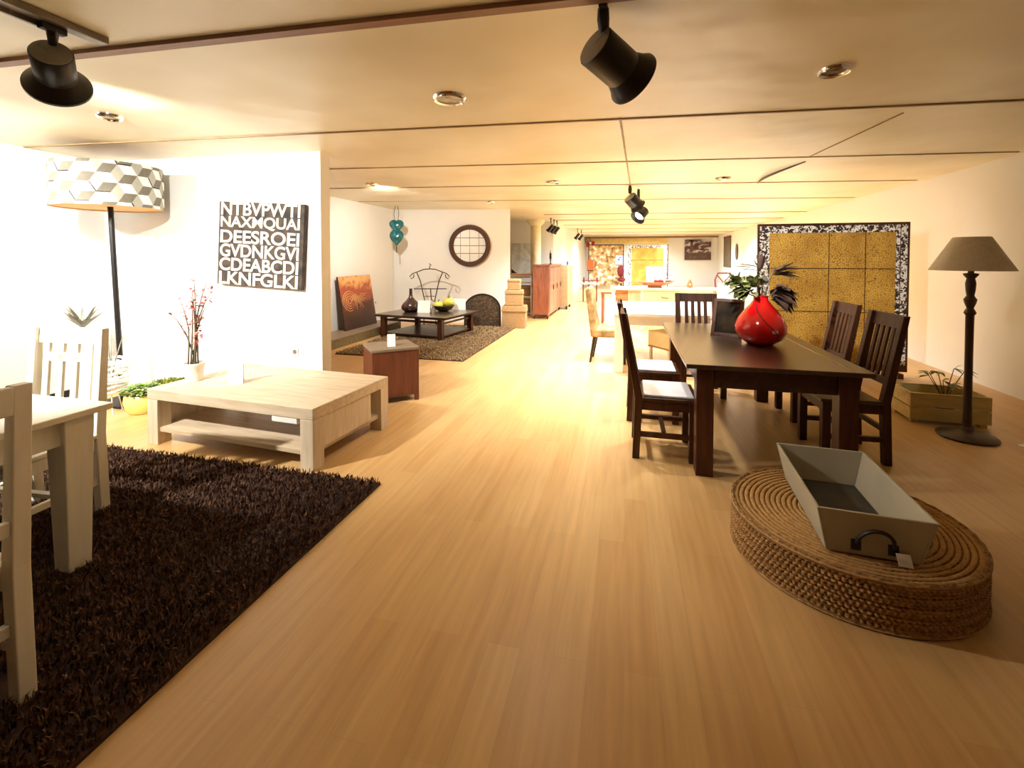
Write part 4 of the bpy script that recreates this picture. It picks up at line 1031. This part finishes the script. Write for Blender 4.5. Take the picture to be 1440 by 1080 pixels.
for i in range(NU):
    for j in range(NV-1):
        fs.append((i*NV+j, (i+1)*NV+j, (i+1)*NV+j+1, i*NV+j+1)); fs.append((st0+i*NV+j, st0+i*NV+j+1, st0+(i+1)*NV+j+1, st0+(i+1)*NV+j))
    for j in (0, NV-1): fs.append((i*NV+j, (i+1)*NV+j, st0+(i+1)*NV+j, st0+i*NV+j))
mb.add(vs, fs); mb.build('hull', 'boat', bo, smooth=True)
MB().box((-.14, -.05, .0), (.14, .05, .034)).build('foot', 'boat', bo)
tag(MB().ball((0, 0, 0), (.10, .06, .05)).build('red_ornament', 'red', loc=(.66, 9.85, .98), smooth=True), 'pinkish red rounded ornament lying in the boat shaped bowl', 'ornament')
tag(MB().ball((0, 0, 0), (.08, .05, .045)).build('purple_ornament', 'leafdk', loc=(.86, 9.85, .98), smooth=True), 'purple grey rounded ornament at the right end of the boat shaped bowl', 'ornament')
sg = thing('table_sign', 'blank white square sign standing behind the boat shaped bowl', 'sign', (.62, 10.12, .85), R(-3))
MB().box((-.20, -.006, .02), (.20, .006, .43)).build('panel', 'paper', sg)
MB().box((-.10, -.05, 0), (.10, .05, .02)).build('foot', 'paper', sg)
oc = thing('orange_ornament', 'orange red pointed ornament on the right part of the console', 'ornament', (1.27, 9.95, .85))
MB().lathe([(.06, 0), (.065, .02), (.05, .09), (.02, .165), (.004, .185)], 20).build('cone', 'orangeo', oc, smooth=True)
MB().ball((0, -.048, .07), (.018, .012, .022), 10, 6).build('spot', 'letters', oc)
lb = thing('white_box', 'plain white box on a stand behind the photo frame', 'box', (1.72, 8.4, 0))
MB().box((-.17, -.17, .80), (.17, .17, 1.02)).build('body', 'paper', lb, bevel=.004)
MB().box((-.20, -.20, 0), (.20, .20, .80)).build('pedestal', 'whitet', lb)

# ------------------------------------------------------------------ far end of the shop
def bent_chair(label, x, y, rz):
    o = thing('bentwood_chair', label, 'chair', (x, y, 0), rz)
    mb = MB(); mb.tube([(-.22, .2, 0), (-.22, .2, .45), (-.25, .25, .80), (-.18, .28, 1.0), (.18, .28, 1.0), (.25, .25, .80), (.22, .2, .45), (.22, .2, 0)], .022, 8)
    mb.build('back_frame', 'darkred', o)
    MB().tube([(-.2, .24, .95), (.18, .22, .5)], .016, 6).tube([(.2, .24, .95), (-.18, .22, .5)], .016, 6).build('back_cross', 'darkred', o)
    MB().lathe([(.22, .43), (.24, .45), (.23, .47), (.002, .475)], 24).build('seat', 'darkred', o)
    for sx in (-.17, .17): MB().tube([(sx, -.15, .44), (sx*1.2, -.2, 0)], .018, 8).build('leg', 'darkred', o)
    return o
bent_chair('dark red bentwood chair with crossed back in front of the dark landscape picture', 2.85, 15.2, R(185))
es = thing('exit_sign', 'small red and white emergency sign high on the far wall', 'sign', (-1.81, 24.5, 2.17))
MB().box((-.21, -.02, -.15), (.21, .02, .15)).build('panel', 'red', es)
MB().box((-.045, -.026, -.14), (.045, -.02, .10)).box((-.12, -.025, .085), (.045, -.02, .115)).build('pictogram', 'paper', es)
MB().tube([(0, 0, .15), (0, 0, .37)], .01, 6).build('hanger', 'greym', es)
pb = thing('pin_board', 'tall tan display board covered with pale scraps at the far end', 'display board', (-.93, 22.6, 0))
MB().box((-.80, -.03, .12), (.80, .03, 2.05)).build('board', 'pin', pb)
MB().box((-.80, -.05, 2.05), (.80, .05, 2.10)).box((-.84, -.05, 0), (-.80, .05, 2.10)).box((.80, -.05, 0), (.84, .05, 2.10)).build('frame', 'darkz', pb)
MB().box((-.55, -.035, .10), (.78, -.03, .95)).build('pale_sheet', 'pin', pb)
ri = thing('red_box', 'red box hung on the left edge of the far tan display board', 'box', (-1.68, 22.49, 1.10))
MB().box((-.15, -.06, -.24), (.15, .06, .24)).build('body', 'orangeo', ri)
MB().box((-.16, -.065, -.27), (.16, .065, -.24)).build('lower_edge', 'blackm', ri)
bi = thing('blue_sign', 'pale sign with blue edge on the right of the far tan display board', 'sign', (-.28, 22.45, 1.36))
MB().box((-.19, -.02, -.22), (.13, .02, .22)).build('panel', 'paper', bi)
MB().box((.13, -.025, -.22), (.18, .025, .22)).box((-.08, -.024, -.04), (.0, -.02, .06)).box((-.02, -.024, .08), (.06, -.02, .14)).build('blue_mark', 'blue', bi)
b2 = thing('batik_panel', 'far gold batik panel with white border behind the white sign', 'wall hanging', (.95, 21.6, 0))
w_ = .86
MB().box((-w_+.17, -.012, .20), (w_-.17, .012, 1.90)).build('gold_field', 'gold', b2)
MB().box((-w_, -.016, .10), (-w_+.17, .016, 2.02)).box((w_-.17, -.016, .10), (w_, .016, 2.02)).box((-w_+.17, -.016, 1.90), (w_-.17, .016, 2.02)).build('border', 'border', b2, label='black and white border')
MB().box((w_-.01, -.022, .05), (w_+.03, .022, 2.05)).box((-w_+.17, -.014, 1.34), (w_-.17, -.011, 1.36)).box((-w_+.1, -.14, 0), (-w_+.16, .14, .1)).box((w_-.16, -.14, 0), (w_-.10, .14, .1)).build('frame', 'darkz', b2)
ec = thing('egg_chair', 'dark red rounded armchair before the far gold batik panel', 'chair', (-.18, 18.6, 0), R(15))
MB().ball((0, .06, .93), (.14, .10, .24), 20, 12).build('backrest', 'darkred', ec, smooth=True)
MB().ball((0, -.04, .60), (.16, .16, .10), 20, 10).build('seat', 'darkred', ec, smooth=True)
MB().tube([(0, 0, .04), (0, 0, .46)], .03, 10).lathe([(.24, 0), (.24, .02), (.03, .05)], 24).build('pedestal', 'blackm', ec)
bs = thing('side_table', 'small dark red side table with a rail at the left of the aisle', 'side table', (-1.15, 15.6, 0))
MB().box((-.25, -.25, .58), (.25, .25, .62)).build('table_top', 'whitet', bs)
MB().tube([(-.28, 0, .70), (.30, 0, .70)], .014, 6).build('rail', 'darkred', bs)
for sx in (-.22, .22):
    MB().tube([(sx, -.22, 0), (sx, -.22, .58)], .022, 6).build('leg', 'darkred', bs)
    MB().tube([(sx, 0, .60), (sx, 0, .80)], .03, 6).build('post', 'darkred', bs)
rs = thing('side_table', 'red brown side table behind the gold beige chair', 'side table', (-.28, 10.6, 0))
MB().box((-.26, -.22, .66), (.20, .22, .70)).build('table_top', 'redwood', rs)
for sx in (-.22, .16):
    for sy in (-.18, .18): MB().box((sx-.025, sy-.025, 0), (sx+.025, sy+.025, .66)).build('leg', 'redwood', rs)
lpic = thing('landscape_picture', 'dark landscape picture with a tree on the far white wall', 'picture', (3.55, 24.98, 1.86))
MB().box((-.63, -.05, -.52), (.63, 0, .52)).build('canvas', 'photo', lpic)
MB().box((-.36, -.054, -.12), (-.22, -.05, .50)).box((-.60, -.054, .40), (-.0, -.05, .50)).box((-.63, -.054, -.52), (.63, -.05, -.14)).build('tree_silhouette', 'leafdk', lpic)
yy = 22.0; xx = 3.76+(yy+3)/28.2*.70
npic = thing('narrow_picture', 'narrow olive brown picture on the far part of the right wall', 'picture', (xx-.012, yy, 1.72), R(-91.4))
MB().box((-.75, -.04, -.68), (.75, 0, .68)).build('canvas', 'narrow', npic)
MB().box((-.76, -.045, .60), (.76, 0, .69)).build('top_edge', 'darkred', npic)
yy = 20.0; xx = 3.76+(yy+3)/28.2*.70
od = thing('wall_ornament', 'small oval ornament right of the narrow olive picture on the right wall', 'ornament', (xx-.01, yy, 1.70), R(-91.4))
MB().lathe([(.16, 0), (.20, .01), (.21, .03), (.16, .03)], 28, mtx=Matrix.Rotation(R(90), 4, 'X') @ Matrix.Diagonal((1, 1.6, 1, 1))).build('ring', 'narrow', od, smooth=True)
MB().lathe([(.15, 0), (.15, .012)], 28, mtx=Matrix.Rotation(R(90), 4, 'X') @ Matrix.Diagonal((1, 1.6, 1, 1))).build('face', 'greyprint', od)

# ------------------------------------------------------------------ lights
def light(kind, name, loc, energy, col=(1, .9, .74), size=.1, target=None, cone=120, blend=.8, size_y=None):
    l = bpy.data.lights.new(name, kind); l.energy = energy; l.color = col
    if kind == 'AREA':
        l.size = size
        if size_y: l.shape = 'RECTANGLE'; l.size_y = size_y
    else: l.shadow_soft_size = size
    if kind == 'SPOT': l.spot_size = R(cone); l.spot_blend = blend
    o = bpy.data.objects.new(name, l); COL.objects.link(o); o.location = loc
    d = (Vector(target)-Vector(loc)) if target else Vector((0, 0, -1))
    o.rotation_euler = d.to_track_quat('-Z', 'Y').to_euler()
    return o
WARM = (1, .95, .87); NEUT = (1, .97, .92); COOL = (.80, .91, 1)
# shop downlights further back, washing the aisle and the far room
for x, y, e, c in ((-.3, 6.3, 900, 95), (1.2, 7.7, 900, 110), (-1.3, 8.8, 900, 130), (.4, 10, 1300, 140), (1.9, 10.6, 1300, 140), (-.6, 12.4, 1600, 160), (2.2, 13, 1900, 160),
                   (0, 16, 2400, 165), (2.8, 17, 2400, 165), (-.6, 20, 2400, 165), (2.4, 21, 2600, 165), (.8, 23.4, 1600, 165)):
    light('SPOT', 'shop_downlight', (x, y, CH-.03), e*((.36 if y > 15 else .55) if y > 9 else .85), COOL if y > 9 else WARM, .06, None, c, 1)
for x, y, e in ((-.65, 3.5, 130), (-.7, 4.7, 260), (-.4, 5.6, 300), (-1.02, 6.5, 300)):
    light('SPOT', 'aisle_fill', (x, y, CH-.03), e, WARM, .05, None, 92, 1)  # added spots brightening the aisle floor, mostly without a fixture
light('SPOT', 'table_fill', (.15, 4.35, CH-.03), 150, WARM, .05, None, 75, 1)  # added lamp without fixture, brightens the chair seats
light('SPOT', 'panel_spot', (.075, 2.28, 2.27), 620, WARM, .03, (2.1, 6.4, 1.15), 46, .9)
# left corner: track spots washing the partition, and an added wall fill
light('SPOT', 'partition_spot', (-4.9, 1.4, 2.45), 360, NEUT, .04, (-4.6, 3.9, 1.5), 95, .9)
light('SPOT', 'partition_spot', (-3.2, 1.9, 2.45), 310, NEUT, .04, (-3.7, 4.0, 1.5), 95, .9)
light('SPOT', 'corner_spot', (-3.75, .75, 2.48), 720, NEUT, .04, (-3.55, 2.2, .8), 78, .8)
light('SPOT', 'left_wall_fill', (-4.3, 1.9, 2.46), 330, NEUT, .04, (-5.7, 2.7, 1.35), 105, .9)  # added lamp that lifts the left wall, no fixture
# alcove
light('SPOT', 'alcove_spot', (-3.6, 6.2, CH-.04), 290, WARM, .06, (-4.2, 9, .7), 130, 1)
# near aisle, dim
light('SPOT', 'pouf_side_fill', (-2.5, 2.3, 2.42), 190, WARM, .04, (.7, 2.7, .1), 40, 1)  # added lamp off the track, brightens the pouf's left side
light('SPOT', 'near_fill', (-1.2, 1.2, CH-.03), 22, (1, .86, .66), .08, None, 100, 1)  # added weak fill for the foreground floor, no fixture
w = bpy.data.worlds.new('world'); scene.world = w; w.use_nodes = True
w.node_tree.nodes['Background'].inputs[0].default_value = (.05, .04, .03, 1)
w.node_tree.nodes['Background'].inputs[1].default_value = .3

vs_ = scene.view_settings
vs_.view_transform = 'Standard'; vs_.look = 'None'; vs_.gamma = 1; vs_.use_curve_mapping = False; vs_.exposure = -0.05
